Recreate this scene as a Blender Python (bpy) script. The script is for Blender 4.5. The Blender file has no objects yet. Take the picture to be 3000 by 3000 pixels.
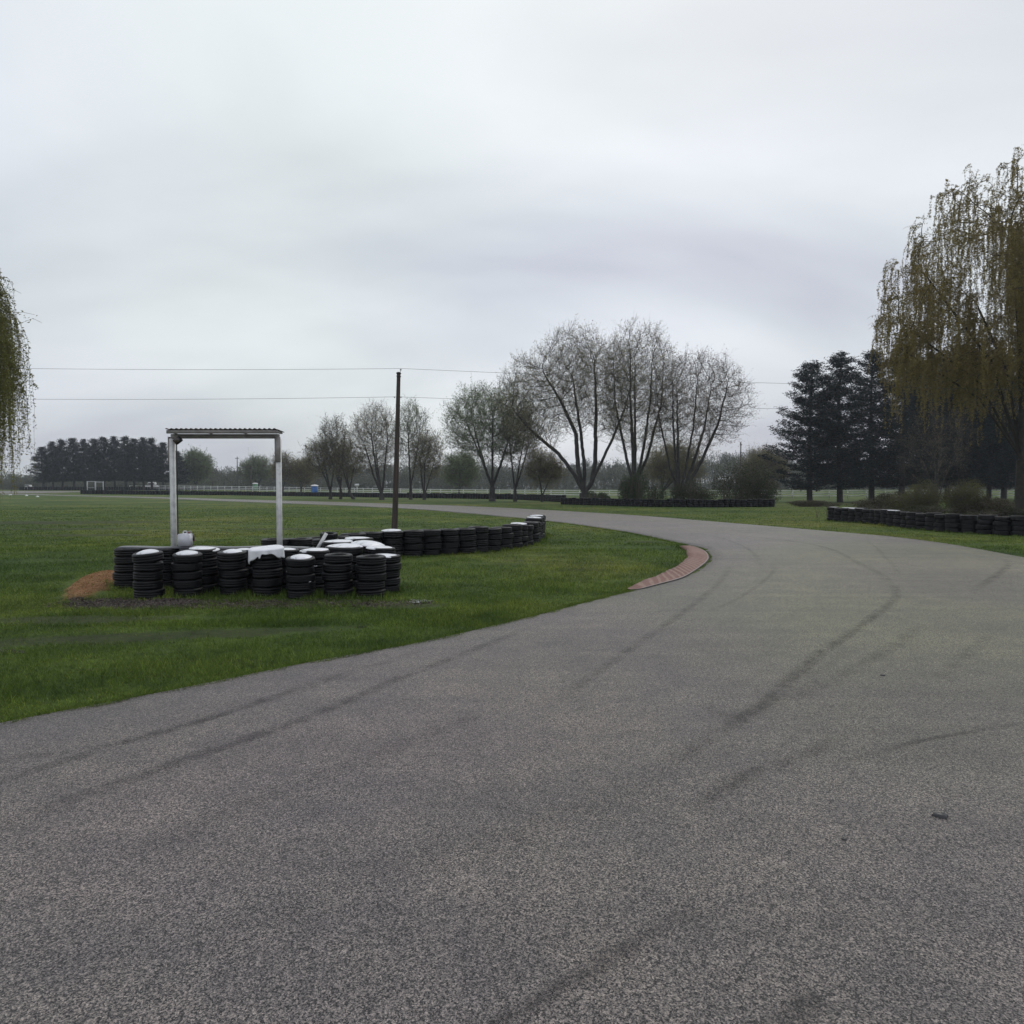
import bpy, math, random
import numpy as np
from mathutils import Vector, Matrix, Euler

# ------------------------------------------------------------------ camera
FPX, CH, HZ = 2000.0, 1.8, 1432.0
PITCH = math.atan((1500 - HZ) / FPX)
sc = bpy.context.scene
col = sc.collection
cam_d = bpy.data.cameras.new('camera')
cam = bpy.data.objects.new('camera', cam_d)
col.objects.link(cam)
cam.location = (0, 0, CH)
cam.rotation_euler = (math.pi / 2 - PITCH, 0, 0)
cam_d.sensor_width = 36
cam_d.lens = 36 * FPX / 3000
cam_d.clip_start = 0.1
cam_d.clip_end = 6000
sc.camera = cam

# ------------------------------------------------------------------ world
SUN_EL, SUN_AZ = math.radians(52), math.radians(25)      # azimuth from +Y towards +X
world = bpy.data.worlds.new("World")
sc.world = world
world.use_nodes = True
wn, wl = world.node_tree.nodes, world.node_tree.links
wn.clear()
def N(nt, typ, **kw):
    n = nt.nodes.new(typ)
    for k, v in kw.items():
        setattr(n, k, v)
    return n
def sky():
    nt = world.node_tree
    L = nt.links.new
    out = N(nt, 'ShaderNodeOutputWorld'); bg = N(nt, 'ShaderNodeBackground')
    L(bg.outputs[0], out.inputs[0])
    bg.inputs['Strength'].default_value = 0.1
    st = N(nt, 'ShaderNodeTexSky', sky_type='NISHITA', sun_disc=False)
    st.sun_elevation = SUN_EL; st.sun_rotation = SUN_AZ
    st.dust_density = 3
    tc = N(nt, 'ShaderNodeTexCoord')
    sep = N(nt, 'ShaderNodeSeparateXYZ'); L(tc.outputs['Generated'], sep.inputs[0])
    az = N(nt, 'ShaderNodeMath', operation='ABSOLUTE'); L(sep.outputs[2], az.inputs[0])
    zz = N(nt, 'ShaderNodeMath', operation='ADD'); L(az.outputs[0], zz.inputs[0]); zz.inputs[1].default_value = 0.34
    dv = N(nt, 'ShaderNodeCombineXYZ')
    for i in (0, 1):
        d = N(nt, 'ShaderNodeMath', operation='DIVIDE'); L(sep.outputs[i], d.inputs[0]); L(zz.outputs[0], d.inputs[1])
        L(d.outputs[0], dv.inputs[i])
    mp = N(nt, 'ShaderNodeMapping'); L(dv.outputs[0], mp.inputs[0])
    mp.inputs['Rotation'].default_value = (0, 0, 0.5); mp.inputs['Scale'].default_value = (0.8, 1.3, 1)
    mp.inputs['Location'].default_value = (3.1, 0.9, 0)
    n1 = N(nt, 'ShaderNodeTexNoise'); L(mp.outputs[0], n1.inputs['Vector'])
    n1.inputs['Scale'].default_value = 0.9; n1.inputs['Detail'].default_value = 7; n1.inputs['Roughness'].default_value = 0.46
    n1.inputs['Distortion'].default_value = 0.35
    r1 = N(nt, 'ShaderNodeValToRGB'); L(n1.outputs[0], r1.inputs[0])
    e = r1.color_ramp.elements
    e[0].position = 0.36; e[0].color = (.45, .47, .515, 1)
    e[1].position = 0.62; e[1].color = (.70, .725, .735, 1)
    m = e.new(0.48); m.color = (.56, .59, .605, 1)
    # gentle tint variation
    n2 = N(nt, 'ShaderNodeTexNoise'); L(dv.outputs[0], n2.inputs['Vector']); n2.inputs['Scale'].default_value = 0.5
    n2.inputs['Detail'].default_value = 1
    r2 = N(nt, 'ShaderNodeValToRGB'); L(n2.outputs[0], r2.inputs[0])
    r2.color_ramp.elements[0].position = .35; r2.color_ramp.elements[0].color = (0.97, 1.0, 0.98, 1)
    r2.color_ramp.elements[1].position = .65; r2.color_ramp.elements[1].color = (1.0, 0.988, 1.075, 1)
    mu = N(nt, 'ShaderNodeMix', data_type='RGBA', blend_type='MULTIPLY'); mu.inputs[0].default_value = 1
    x10 = N(nt, 'ShaderNodeVectorMath', operation='SCALE'); x10.inputs['Scale'].default_value = 10.0; L(r1.outputs[0], x10.inputs[0])
    L(x10.outputs[0], mu.inputs[6]); L(r2.outputs[0], mu.inputs[7])
    # lower band: thicker, duller cloud towards the horizon
    mr = N(nt, 'ShaderNodeMapRange'); L(az.outputs[0], mr.inputs[0])
    mr.inputs[1].default_value = 0.0; mr.inputs[2].default_value = 0.45
    mr.inputs[3].default_value = 0.86; mr.inputs[4].default_value = 0.93
    mr.interpolation_type = 'SMOOTHSTEP'
    mu2 = N(nt, 'ShaderNodeMix', data_type='RGBA', blend_type='MULTIPLY'); mu2.inputs[0].default_value = 1
    L(mu.outputs[2], mu2.inputs[6]); L(mr.outputs[0], mu2.inputs[7])
    fin = N(nt, 'ShaderNodeMix', data_type='RGBA'); fin.inputs[0].default_value = 0.10
    L(mu2.outputs[2], fin.inputs[6]); L(st.outputs[0], fin.inputs[7])
    L(fin.outputs[2], bg.inputs[0])
sky()
sun_d = bpy.data.lights.new('sun', 'SUN')
sun_d.energy = 0.5; sun_d.angle = math.radians(25); sun_d.color = (1.0, 0.97, 0.92)
sun = bpy.data.objects.new('sun', sun_d); col.objects.link(sun)
sdir = Vector((math.sin(SUN_AZ) * math.cos(SUN_EL), math.cos(SUN_AZ) * math.cos(SUN_EL), math.sin(SUN_EL)))
sun.rotation_euler = sdir.to_track_quat('Z', 'Y').to_euler()
sun.location = (0, 0, 60)
vs = sc.view_settings
vs.view_transform = 'Standard'; vs.look = 'None'; vs.gamma = 1.0; vs.exposure = 0.46
vs.use_curve_mapping = False
sc.cycles.max_bounces = 6; sc.cycles.transparent_max_bounces = 12
sc.cycles.volume_bounces = 0
sc.cycles.use_denoising = True

# ------------------------------------------------------------------ terrain and pixel helpers (real ground plane)
def sstep(a, b, v):
    t = np.clip((np.asarray(v, float) - a) / (b - a), 0, 1)
    return t * t * (3 - 2 * t)
def terrain(x, y):
    d = np.sqrt(np.asarray(x, float) ** 2 + np.asarray(y, float) ** 2)
    return 1.5 * sstep(105, 260, d)
def ray(px, py):
    dx, dy = (px - 1500) / FPX, -(py - 1500) / FPX
    c, s = math.cos(PITCH), math.sin(PITCH)
    return np.array([dx, c + dy * s, -s + dy * c])
def G(px, py):
    d = ray(px, py)
    t = np.linspace(2, 900, 40000)
    z = CH + t * d[2] - terrain(t * d[0], t * d[1])
    i = np.argmax(z < 0)
    if z[i] >= 0: i = len(t) - 1
    return float(t[i] * d[0]), float(t[i] * d[1])
def W(px, py, Y):
    d = ray(px, py); t = Y / d[1]
    return (t * d[0], Y, CH + t * d[2])
def X(px, Y): return W(px, HZ, Y)[0]
def ZT(x, y): return float(terrain(x, y))
def hash2(x, y, s=0):
    v = np.sin(np.floor(x) * 127.1 + np.floor(y) * 311.7 + s * 74.7) * 43758.5453
    return v - np.floor(v)
def vnoise(x, y, s=0):
    x = np.asarray(x, float); y = np.asarray(y, float)
    fx, fy = x - np.floor(x), y - np.floor(y)
    fx = fx * fx * (3 - 2 * fx); fy = fy * fy * (3 - 2 * fy)
    a, b = hash2(x, y, s), hash2(x + 1, y, s); c, d = hash2(x, y + 1, s), hash2(x + 1, y + 1, s)
    return (a * (1 - fx) + b * fx) * (1 - fy) + (c * (1 - fx) + d * fx) * fy

# ------------------------------------------------------------------ tagging / mesh helpers
def tag(o, label=None, cat=None, group=None, kind=None):
    if label: o['label'] = label
    if cat: o['category'] = cat
    if group: o['group'] = group
    if kind: o['kind'] = kind
    return o
def empty(name, loc=(0, 0, 0), rz=0):
    o = bpy.data.objects.new(name, None); col.objects.link(o)
    o.location = loc; o.rotation_euler = (0, 0, rz); o.empty_display_size = .2
    return o
def link(name, me, parent=None, loc=None):
    o = bpy.data.objects.new(name, me); col.objects.link(o)
    if parent: o.parent = parent
    if loc is not None: o.location = loc
    return o
def mesh_np(name, V, F, m, smooth=True, uv=None):
    """F: list of (n,k) int arrays."""
    me = bpy.data.meshes.new(name)
    V = np.asarray(V, np.float32)
    me.vertices.add(len(V)); me.vertices.foreach_set('co', V.ravel())
    F = [np.asarray(f, np.int32) for f in F if len(f)]
    loops = np.concatenate([f.ravel() for f in F])
    sizes = np.concatenate([np.full(len(f), f.shape[1], np.int32) for f in F])
    starts = np.concatenate([[0], np.cumsum(sizes)[:-1]]).astype(np.int32)
    me.loops.add(len(loops)); me.loops.foreach_set('vertex_index', loops)
    me.polygons.add(len(sizes)); me.polygons.foreach_set('loop_start', starts)
    if smooth: me.polygons.foreach_set('use_smooth', np.ones(len(sizes), bool))
    if uv is not None:
        l = me.uv_layers.new(name='uv'); l.data.foreach_set('uv', np.asarray(uv, np.float32)[loops].ravel())
    me.update(calc_edges=True)
    if isinstance(m, (list, tuple)):
        for q in m: me.materials.append(q)
    elif m: me.materials.append(m)
    return me
class MB:
    def __init__(s): s.V = []; s.F = {}; s.n = 0
    def add(s, V, F):
        V = np.asarray(V, float)
        for f in F:
            f = np.asarray(f, int)
            s.F.setdefault(f.shape[1], []).append(f + s.n)
        s.V.append(V); s.n += len(V)
    def box(s, c, d, rot=None, bevel=0.0):
        x, y, z = [q / 2 for q in d]; b = bevel
        if b <= 0:
            V = np.array([[i, j, k] for i in (-x, x) for j in (-y, y) for k in (-z, z)])
            F = [np.array([[0, 1, 3, 2], [4, 6, 7, 5], [0, 4, 5, 1], [2, 3, 7, 6], [0, 2, 6, 4], [1, 5, 7, 3]])]
        else:
            bm = __import__('bmesh').new()
            __import__('bmesh').ops.create_cube(bm, size=1, matrix=Matrix.Diagonal((d[0], d[1], d[2], 1)))
            __import__('bmesh').ops.bevel(bm, geom=bm.edges[:] , offset=b, segments=2, affect='EDGES')
            bm.verts.index_update()
            V = np.array([v.co[:] for v in bm.verts]); fs = {}
            for f in bm.faces: fs.setdefault(len(f.verts), []).append([v.index for v in f.verts])
            F = [np.array(q) for q in fs.values()]; bm.free()
        if rot is not None: V = V @ np.array(Euler(rot).to_matrix()).T
        s.add(V + np.array(c), F)
        return s
    def tubes(s, A, B, ra, rb, k=6):
        V, F = tube_arr(A, B, ra, rb, k); s.add(V, [F]); return s
    def lathe(s, prof, c=(0, 0, 0), k=24, cap=True):
        prof = np.array(prof, float); n = len(prof)
        a = np.arange(k) * 2 * math.pi / k
        V = np.stack([np.outer(prof[:, 0], np.cos(a)), np.outer(prof[:, 0], np.sin(a)), np.repeat(prof[:, 1:2], k, 1)], -1).reshape(-1, 3)
        i, j = np.meshgrid(np.arange(n - 1), np.arange(k), indexing='ij'); j2 = (j + 1) % k
        F = np.stack([i * k + j, i * k + j2, (i + 1) * k + j2, (i + 1) * k + j], -1).reshape(-1, 4)
        s.add(V + np.array(c), [F])
        if cap:
            s.add(V[:k][::-1] + np.array(c), [np.arange(k)[None]]); s.add(V[-k:] + np.array(c), [np.arange(k)[None]])
        return s
    def mesh(s, name, m, smooth=False):
        return mesh_np(name, np.concatenate(s.V), [np.concatenate(v) for v in s.F.values()], m, smooth)
    def build(s, name, m, parent=None, loc=None, smooth=False):
        return link(name, s.mesh(name, m, smooth), parent, loc)
def tube_arr(A, B, ra, rb, k):
    A = np.atleast_2d(np.asarray(A, float)); B = np.atleast_2d(np.asarray(B, float)); n = len(A)
    ra = np.broadcast_to(np.asarray(ra, float), (n,)); rb = np.broadcast_to(np.asarray(rb, float), (n,))
    d = B - A; L = np.linalg.norm(d, axis=1, keepdims=True); d = d / np.maximum(L, 1e-9)
    ref = np.where(np.abs(d[:, 2:3]) > .9, np.array([[1., 0, 0]]), np.array([[0, 0, 1.]]))
    u = np.cross(ref, d); u /= np.maximum(np.linalg.norm(u, axis=1, keepdims=True), 1e-9); v = np.cross(d, u)
    a = np.arange(k) * 2 * math.pi / k
    ring = u[:, None] * np.cos(a)[None, :, None] + v[:, None] * np.sin(a)[None, :, None]
    V = np.concatenate([A[:, None] + ring * ra[:, None, None], B[:, None] + ring * rb[:, None, None]], 1).reshape(-1, 3)
    base = np.arange(n)[:, None] * 2 * k; j = np.arange(k)[None]; j2 = (j + 1) % k
    F = np.stack([base + j, base + j2, base + k + j2, base + k + j], -1).reshape(-1, 4)
    return V, F
def leaf_tris(C, size, rng, flat=0.0, aspect=.45):
    n = len(C); size = np.broadcast_to(np.asarray(size, float), (n,))[:, None]
    d = rng.normal(size=(n, 3)); d[:, 2] *= (1 - flat); d /= np.linalg.norm(d, axis=1, keepdims=True)
    e = rng.normal(size=(n, 3)); e -= (e * d).sum(1, keepdims=True) * d; e /= np.linalg.norm(e, axis=1, keepdims=True)
    V = np.stack([C - d * size * .5, C + e * size * aspect, C + d * size * .6 - e * size * aspect * .3], 1).reshape(-1, 3)
    return V, np.arange(3 * n).reshape(-1, 3)

# ------------------------------------------------------------------ materials
def mat(name):
    m = bpy.data.materials.new(name); m.use_nodes = True
    b = m.node_tree.nodes['Principled BSDF']
    return m, m.node_tree, b
def ramp(nt, src, stops, interp='LINEAR'):
    r = N(nt, 'ShaderNodeValToRGB'); nt.links.new(src, r.inputs[0]); r.color_ramp.interpolation = interp
    e = r.color_ramp.elements
    while len(e) < len(stops): e.new(.5)
    for q, (p, c) in zip(e, stops):
        q.position = p; q.color = (*c, 1) if len(c) == 3 else c
    return r.outputs[0]
def noise(nt, vec, scale, detail=3, rough=.5, dist=0, out=0):
    n = N(nt, 'ShaderNodeTexNoise'); nt.links.new(vec, n.inputs['Vector'])
    n.inputs['Scale'].default_value = scale; n.inputs['Detail'].default_value = detail
    n.inputs['Roughness'].default_value = rough; n.inputs['Distortion'].default_value = dist
    return n.outputs[out]
def mixc(nt, f, a, b, blend='MIX'):
    n = N(nt, 'ShaderNodeMix', data_type='RGBA', blend_type=blend)
    for s, v in ((0, f), (6, a), (7, b)):
        if isinstance(v, (int, float)): n.inputs[s].default_value = v
        elif isinstance(v, tuple): n.inputs[s].default_value = (*v, 1)
        else: nt.links.new(v, n.inputs[s])
    return n.outputs[2]
def mth(nt, op, a, b=None, c=None):
    n = N(nt, 'ShaderNodeMath', operation=op)
    for s, v in enumerate((a, b, c)):
        if v is None: continue
        if isinstance(v, (int, float)): n.inputs[s].default_value = v
        else: nt.links.new(v, n.inputs[s])
    return n.outputs[0]
def pos(nt): return N(nt, 'ShaderNodeNewGeometry').outputs['Position']
def objc(nt): return N(nt, 'ShaderNodeTexCoord').outputs['Object']
def bump(nt, b, h, strength, dist):
    n = N(nt, 'ShaderNodeBump'); nt.links.new(h, n.inputs['Height'])
    n.inputs['Strength'].default_value = strength; n.inputs['Distance'].default_value = dist
    nt.links.new(n.outputs[0], b.inputs['Normal'])
def simple(name, stops, scale=3, rough=.7, bumps=None, coord='obj', detail=4, spec=.5):
    m, nt, b = mat(name)
    v = objc(nt) if coord == 'obj' else pos(nt)
    f = noise(nt, v, scale, detail)
    nt.links.new(ramp(nt, f, stops), b.inputs['Base Color'])
    b.inputs['Roughness'].default_value = rough; b.inputs['Specular IOR Level'].default_value = spec
    if bumps: bump(nt, b, noise(nt, v, bumps[0], 4), bumps[1], bumps[2])
    return m
def leafmat(name, c1, c2, c3=None, scale=.35, transl=.25):
    """foliage: colour varies from clump to clump and from leaf to leaf"""
    m, nt, b = mat(name); L = nt.links.new
    f = noise(nt, pos(nt), scale, 3, .6)
    ri = N(nt, 'ShaderNodeNewGeometry').outputs['Random Per Island']
    f2 = mth(nt, 'ADD', mth(nt, 'MULTIPLY', f, .75), mth(nt, 'MULTIPLY', ri, .3))
    stops = [(.32, c1), (.62, c2)] + ([(.8, c3)] if c3 else [])
    c = ramp(nt, f2, stops)
    L(c, b.inputs['Base Color']); b.inputs['Roughness'].default_value = .6
    b.inputs['Specular IOR Level'].default_value = .25
    if transl:
        t = N(nt, 'ShaderNodeBsdfTranslucent'); L(c, t.inputs[0])
        mx = N(nt, 'ShaderNodeMixShader'); mx.inputs[0].default_value = transl
        L(b.outputs[0], mx.inputs[1]); L(t.outputs[0], mx.inputs[2])
        L(mx.outputs[0], nt.nodes['Material Output'].inputs[0])
    return m

# bare earth, mulch and mud areas, in metres: (cx, cy, rx, ry, angle)
ORANGE = (-7.95, 13.0, 2.2, .40, math.radians(113))
MULCH = (-6.15, 10.85, 1.15, .50, math.radians(-4))
LITTER = (-4.3, 10.75, 2.7, .42, math.radians(2))
MUD = [(-5.0, 24.5, 4.6, 3.0, 0), (-25, 37, 9, 2.2, .1), (-16.5, 27, 3.4, .8, 0), (-4.6, 8.35, 3.2, .34, .25),
       (-1.75, 10.6, .9, .3, 0), (-6.5, 9.4, 2.6, .35, .1), (-9, 31, 5, 1.0, 0), (-20, 31, 5, .7, 0)]
def ell(x, y, e):
    c, s = math.cos(e[4]), math.sin(e[4])
    dx, dy = x - e[0], y - e[1]
    return 1 - np.sqrt(((dx * c + dy * s) / e[2]) ** 2 + ((-dx * s + dy * c) / e[3]) ** 2)
def ell_node(nt, P, e, namp=.7, nscale=2.0):
    mp = N(nt, 'ShaderNodeMapping', vector_type='TEXTURE'); nt.links.new(P, mp.inputs[0])
    mp.inputs['Location'].default_value = (e[0], e[1], 0); mp.inputs['Rotation'].default_value = (0, 0, e[4])
    mp.inputs['Scale'].default_value = (e[2], e[3], 1)
    sp = N(nt, 'ShaderNodeSeparateXYZ'); nt.links.new(mp.outputs[0], sp.inputs[0])
    l = mth(nt, 'SQRT', mth(nt, 'ADD', mth(nt, 'POWER', mth(nt, 'ABSOLUTE', sp.outputs[0]), 2.0), mth(nt, 'POWER', mth(nt, 'ABSOLUTE', sp.outputs[1]), 2.0)))
    n = mth(nt, 'MULTIPLY', mth(nt, 'SUBTRACT', noise(nt, P, nscale, 5, .65), .5), namp * 2)
    v = mth(nt, 'ADD', mth(nt, 'SUBTRACT', 1.0, l), n)
    mr = N(nt, 'ShaderNodeMapRange'); nt.links.new(v, mr.inputs[0]); mr.inputs[1].default_value = 0; mr.inputs[2].default_value = .35
    return mr.outputs[0]
def grass_cols(nt, P):
    big = noise(nt, P, .09, 4, .55); mid = noise(nt, P, .9, 4, .6); fine = noise(nt, P, 14, 3, .7)
    c = ramp(nt, big, [(.35, (.046, .086, .018)), (.52, (.086, .126, .027)), (.68, (.145, .160, .042))])
    c = mixc(nt, 1.0, c, ramp(nt, mid, [(.3, (.50, .58, .52)), (.7, (1.32, 1.24, 1.15))]), 'MULTIPLY')
    c = mixc(nt, 1.0, c, ramp(nt, fine, [(.3, (.6, .62, .6)), (.7, (1.3, 1.28, 1.2))]), 'MULTIPLY')
    return c
def ground_mat():
    m, nt, b = mat('grass_ground'); L = nt.links.new
    P = pos(nt)
    c = grass_cols(nt, P)
    # long scuffs in the turf
    mp = N(nt, 'ShaderNodeMapping'); L(P, mp.inputs[0]); mp.inputs['Scale'].default_value = (.25, 1.0, 1)
    mp.inputs['Rotation'].default_value = (0, 0, .12)
    sc_ = noise(nt, mp.outputs[0], .8, 5, .65)
    c = mixc(nt, ramp(nt, sc_, [(.56, (0, 0, 0)), (.68, (.75,) * 3)]), c, (.030, .032, .020))
    for e in MUD:
        c = mixc(nt, mth(nt, 'MULTIPLY', ell_node(nt, P, e, 1.1, 1.6), .62), c, ramp(nt, noise(nt, P, 6, 5, .7), [(.35, (.024, .027, .014)), (.6, (.052, .056, .028)), (.75, (.08, .08, .05))]))
    c = mixc(nt, ell_node(nt, P, LITTER, .7, 2.5), c, ramp(nt, noise(nt, P, 16, 4, .7), [(.35, (.022, .022, .014)), (.55, (.07, .062, .035)), (.72, (.19, .16, .09))]))
    c = mixc(nt, ell_node(nt, P, ORANGE, .35, 3.0), c, ramp(nt, noise(nt, P, 9, 5, .7), [(.3, (.20, .105, .048)), (.6, (.36, .20, .10)), (.75, (.46, .28, .16))]))
    c = mixc(nt, ell_node(nt, P, MULCH, .5, 3.0), c, ramp(nt, noise(nt, P, 22, 4, .7), [(.35, (.022, .018, .022)), (.6, (.06, .05, .055)), (.75, (.16, .13, .13))]))
    L(c, b.inputs['Base Color']); b.inputs['Roughness'].default_value = .85; b.inputs['Specular IOR Level'].default_value = .15
    bump(nt, b, noise(nt, P, 9, 6, .7), .9, .08)
    return m
def asphalt_mat(dark=False):
    m, nt, b = mat('rubber_streak' if dark else 'asphalt'); L = nt.links.new
    P = pos(nt)
    def vor(scale):
        v = N(nt, 'ShaderNodeTexVoronoi'); v.inputs['Scale'].default_value = scale; L(P, v.inputs['Vector']); return v
    v1 = vor(200); v2 = vor(125)
    s1 = N(nt, 'ShaderNodeSeparateColor'); L(v1.outputs['Color'], s1.inputs[0])
    s2 = N(nt, 'ShaderNodeSeparateColor'); L(v2.outputs['Color'], s2.inputs[0])
    mixv = mth(nt, 'ADD', mth(nt, 'MULTIPLY', s1.outputs[0], .55), mth(nt, 'MULTIPLY', s2.outputs[1], .45))
    st = ramp(nt, mixv, [(.20, (.005, .005, .006)), (.36, (.042, .039, .038)), (.52, (.128, .119, .110)), (.72, (.215, .198, .178)), (.92, (.38, .35, .305))])
    big = noise(nt, P, .28, 4, .6); med = noise(nt, P, 2.2, 5, .65)
    st = mixc(nt, 1.0, st, ramp(nt, big, [(.35, (.84, .84, .88)), (.65, (1.12, 1.12, 1.06))]), 'MULTIPLY')
    st = mixc(nt, 1.0, st, ramp(nt, med, [(.3, (.84, .84, .86)), (.7, (1.16, 1.15, 1.12))]), 'MULTIPLY')
    # lens shading painted into the colour: greener outside the bend, violet at near left
    tint = noise(nt, P, .11, 2, .5)
    st = mixc(nt, 1.0, st, ramp(nt, tint, [(.40, (1.05, .98, 1.03)), (.60, (1.0, 1.01, .92))]), 'MULTIPLY')
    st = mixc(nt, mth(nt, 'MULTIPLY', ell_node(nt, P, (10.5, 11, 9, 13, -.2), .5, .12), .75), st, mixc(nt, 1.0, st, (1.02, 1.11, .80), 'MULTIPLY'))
    st = mixc(nt, mth(nt, 'MULTIPLY', ell_node(nt, P, (-2.5, 6.5, 7, 4.0, .6), .5, .2), .8), st, mixc(nt, 1.0, st, (1.03, .985, 1.02), 'MULTIPLY'))
    # faint worn streaks along the racing line and greyer dusty areas
    ms = N(nt, 'ShaderNodeMapping'); L(P, ms.inputs[0]); ms.inputs['Rotation'].default_value = (0, 0, -.75); ms.inputs['Scale'].default_value = (.25, 2.2, 1)
    st = mixc(nt, 1.0, st, ramp(nt, noise(nt, ms.outputs[0], 1.1, 5, .6), [(.35, (.86, .86, .87)), (.6, (1.07, 1.07, 1.06))]), 'MULTIPLY')
    if dark:
        st = mixc(nt, 1.0, st, (.42, .42, .45), 'MULTIPLY')
        u = N(nt, 'ShaderNodeUVMap').outputs[0]
        sp = N(nt, 'ShaderNodeSeparateXYZ'); L(u, sp.inputs[0])
        across = mth(nt, 'SUBTRACT', 1.0, mth(nt, 'POWER', mth(nt, 'ABSOLUTE', mth(nt, 'SUBTRACT', mth(nt, 'MULTIPLY', sp.outputs[0], 2.0), 1.0)), 1.6))
        ends = mth(nt, 'MULTIPLY', mth(nt, 'MULTIPLY', sp.outputs[1], mth(nt, 'SUBTRACT', 1.0, sp.outputs[1])), 4.0)
        a = mth(nt, 'MULTIPLY', across, mth(nt, 'POWER', ends, .6))
        nz = ramp(nt, noise(nt, P, 3.5, 8, .8), [(.40, (0, 0, 0)), (.60, (1, 1, 1))])
        at = N(nt, 'ShaderNodeAttribute', attribute_type='OBJECT', attribute_name='strength_of_mark')
        a = mth(nt, 'MULTIPLY', mth(nt, 'MULTIPLY', a, nz), at.outputs['Fac'])
        tr = N(nt, 'ShaderNodeBsdfTransparent'); mx = N(nt, 'ShaderNodeMixShader')
        L(a, mx.inputs[0]); L(tr.outputs[0], mx.inputs[1]); L(b.outputs[0], mx.inputs[2])
        L(mx.outputs[0], nt.nodes['Material Output'].inputs[0])
    L(st, b.inputs['Base Color'])
    b.inputs['Roughness'].default_value = .58; b.inputs['Specular IOR Level'].default_value = .55
    bump(nt, b, v1.outputs['Distance'], .7, .006)
    return m
M = {}
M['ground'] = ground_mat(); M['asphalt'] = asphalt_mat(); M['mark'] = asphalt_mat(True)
def blade_mat():
    m, nt, b = mat('grass_blades'); L = nt.links.new
    P = pos(nt); c = grass_cols(nt, P)
    ri = N(nt, 'ShaderNodeNewGeometry').outputs['Random Per Island']
    c = mixc(nt, 1.0, c, ramp(nt, ri, [(0, (1.0, 1.02, .9)), (.7, (1.75, 1.75, 1.5)), (.93, (2.4, 2.2, 1.8)), (1, (3.8, 3.1, 2.5))]), 'MULTIPLY')
    L(c, b.inputs['Base Color']); b.inputs['Roughness'].default_value = .55; b.inputs['Specular IOR Level'].default_value = .3
    t = N(nt, 'ShaderNodeBsdfTranslucent'); L(c, t.inputs[0]); mx = N(nt, 'ShaderNodeMixShader'); mx.inputs[0].default_value = .3
    L(b.outputs[0], mx.inputs[1]); L(t.outputs[0], mx.inputs[2]); L(mx.outputs[0], nt.nodes['Material Output'].inputs[0])
    return m
M['blades'] = blade_mat()
def rubber():
    m, nt, b = mat('wet_rubber'); L = nt.links.new
    v = objc(nt)
    oi = N(nt, 'ShaderNodeObjectInfo').outputs['Random']
    c = ramp(nt, noise(nt, v, 7, 5, .7), [(.35, (.003, .003, .004)), (.65, (.006, .006, .0075)), (.8, (.018, .017, .017))])
    L(c, b.inputs['Base Color'])
    n = noise(nt, v, 5, 4)
    r = N(nt, 'ShaderNodeMapRange'); L(n, r.inputs[0]); r.inputs[1].default_value = .3; r.inputs[2].default_value = .7
    r.inputs[3].default_value = .3; r.inputs[4].default_value = .6
    L(r.outputs[0], b.inputs['Roughness']); b.inputs['Specular IOR Level'].default_value = .24
    bump(nt, b, noise(nt, v, 30, 4), .25, .01)
    return m
M['rubber'] = rubber()
M['belt'] = simple('conveyor_belt', [(.3, (.02, .022, .03)), (.7, (.05, .052, .062))], 6, .32, (12, .3, .01))
M['lid'] = simple('white_lid', [(.32, (.42, .42, .43)), (.42, (.72, .73, .76)), (.7, (.84, .84, .86))], 7, .3, (8, .15, .01))
M['cloth'] = simple('white_cloth', [(.3, (.70, .71, .75)), (.7, (.84, .84, .87))], 5, .6, (9, .5, .02))
M['wpaint'] = simple('weathered_white_paint', [(.3, (.50, .50, .50)), (.5, (.66, .66, .65)), (.75, (.74, .74, .73))], 9, .55, (40, .2, .004))
M['wbeam'] = simple('weathered_beam', [(.3, (.20, .185, .18)), (.7, (.33, .31, .30))], 6, .65, (30, .2, .004))
M['roof'] = simple('corrugated_metal', [(.3, (.055, .045, .04)), (.7, (.13, .11, .10))], 8, .45)
M['black'] = simple('black_plastic', [(.3, (.012, .012, .014)), (.7, (.03, .03, .032))], 8, .4)
M['jug'] = simple('white_jug', [(.3, (.58, .58, .62)), (.7, (.68, .68, .72))], 6, .4)
M['red'] = simple('dark_red', [(.3, (.10, .02, .025)), (.7, (.16, .03, .03))], 8, .35)
def pole_wood():
    m, nt, b = mat('pole_wood'); L = nt.links.new
    mp = N(nt, 'ShaderNodeMapping'); L(objc(nt), mp.inputs[0]); mp.inputs['Scale'].default_value = (14, 14, .6)
    f = noise(nt, mp.outputs[0], 2, 5, .7)
    L(ramp(nt, f, [(.3, (.030, .022, .020)), (.6, (.062, .044, .036)), (.8, (.10, .072, .055))]), b.inputs['Base Color'])
    b.inputs['Roughness'].default_value = .8; bump(nt, b, f, .5, .01)
    return m
M['pole'] = pole_wood()
M['bark'] = simple('bark', [(.3, (.024, .022, .022)), (.6, (.050, .046, .043)), (.8, (.09, .083, .075))], 4, .9, (14, .5, .03))
M['twig'] = simple('twigs', [(.3, (.075, .064, .046)), (.7, (.14, .122, .088))], .5, .85, None, 'pos')
M['willow_bark'] = simple('willow_bark', [(.3, (.016, .013, .011)), (.7, (.045, .037, .030))], 4, .9, (14, .5, .03))
M['willow_twig'] = simple('willow_twigs', [(.3, (.10, .08, .03)), (.7, (.17, .135, .055))], .5, .8, None, 'pos')
M['bud'] = leafmat('spring_buds', (.17, .15, .065), (.25, .23, .10), (.34, .31, .15), .35, .5)
M['budred'] = leafmat('reddish_buds', (.16, .115, .09), (.23, .175, .14), (.33, .26, .22), .35, .5)
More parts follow.
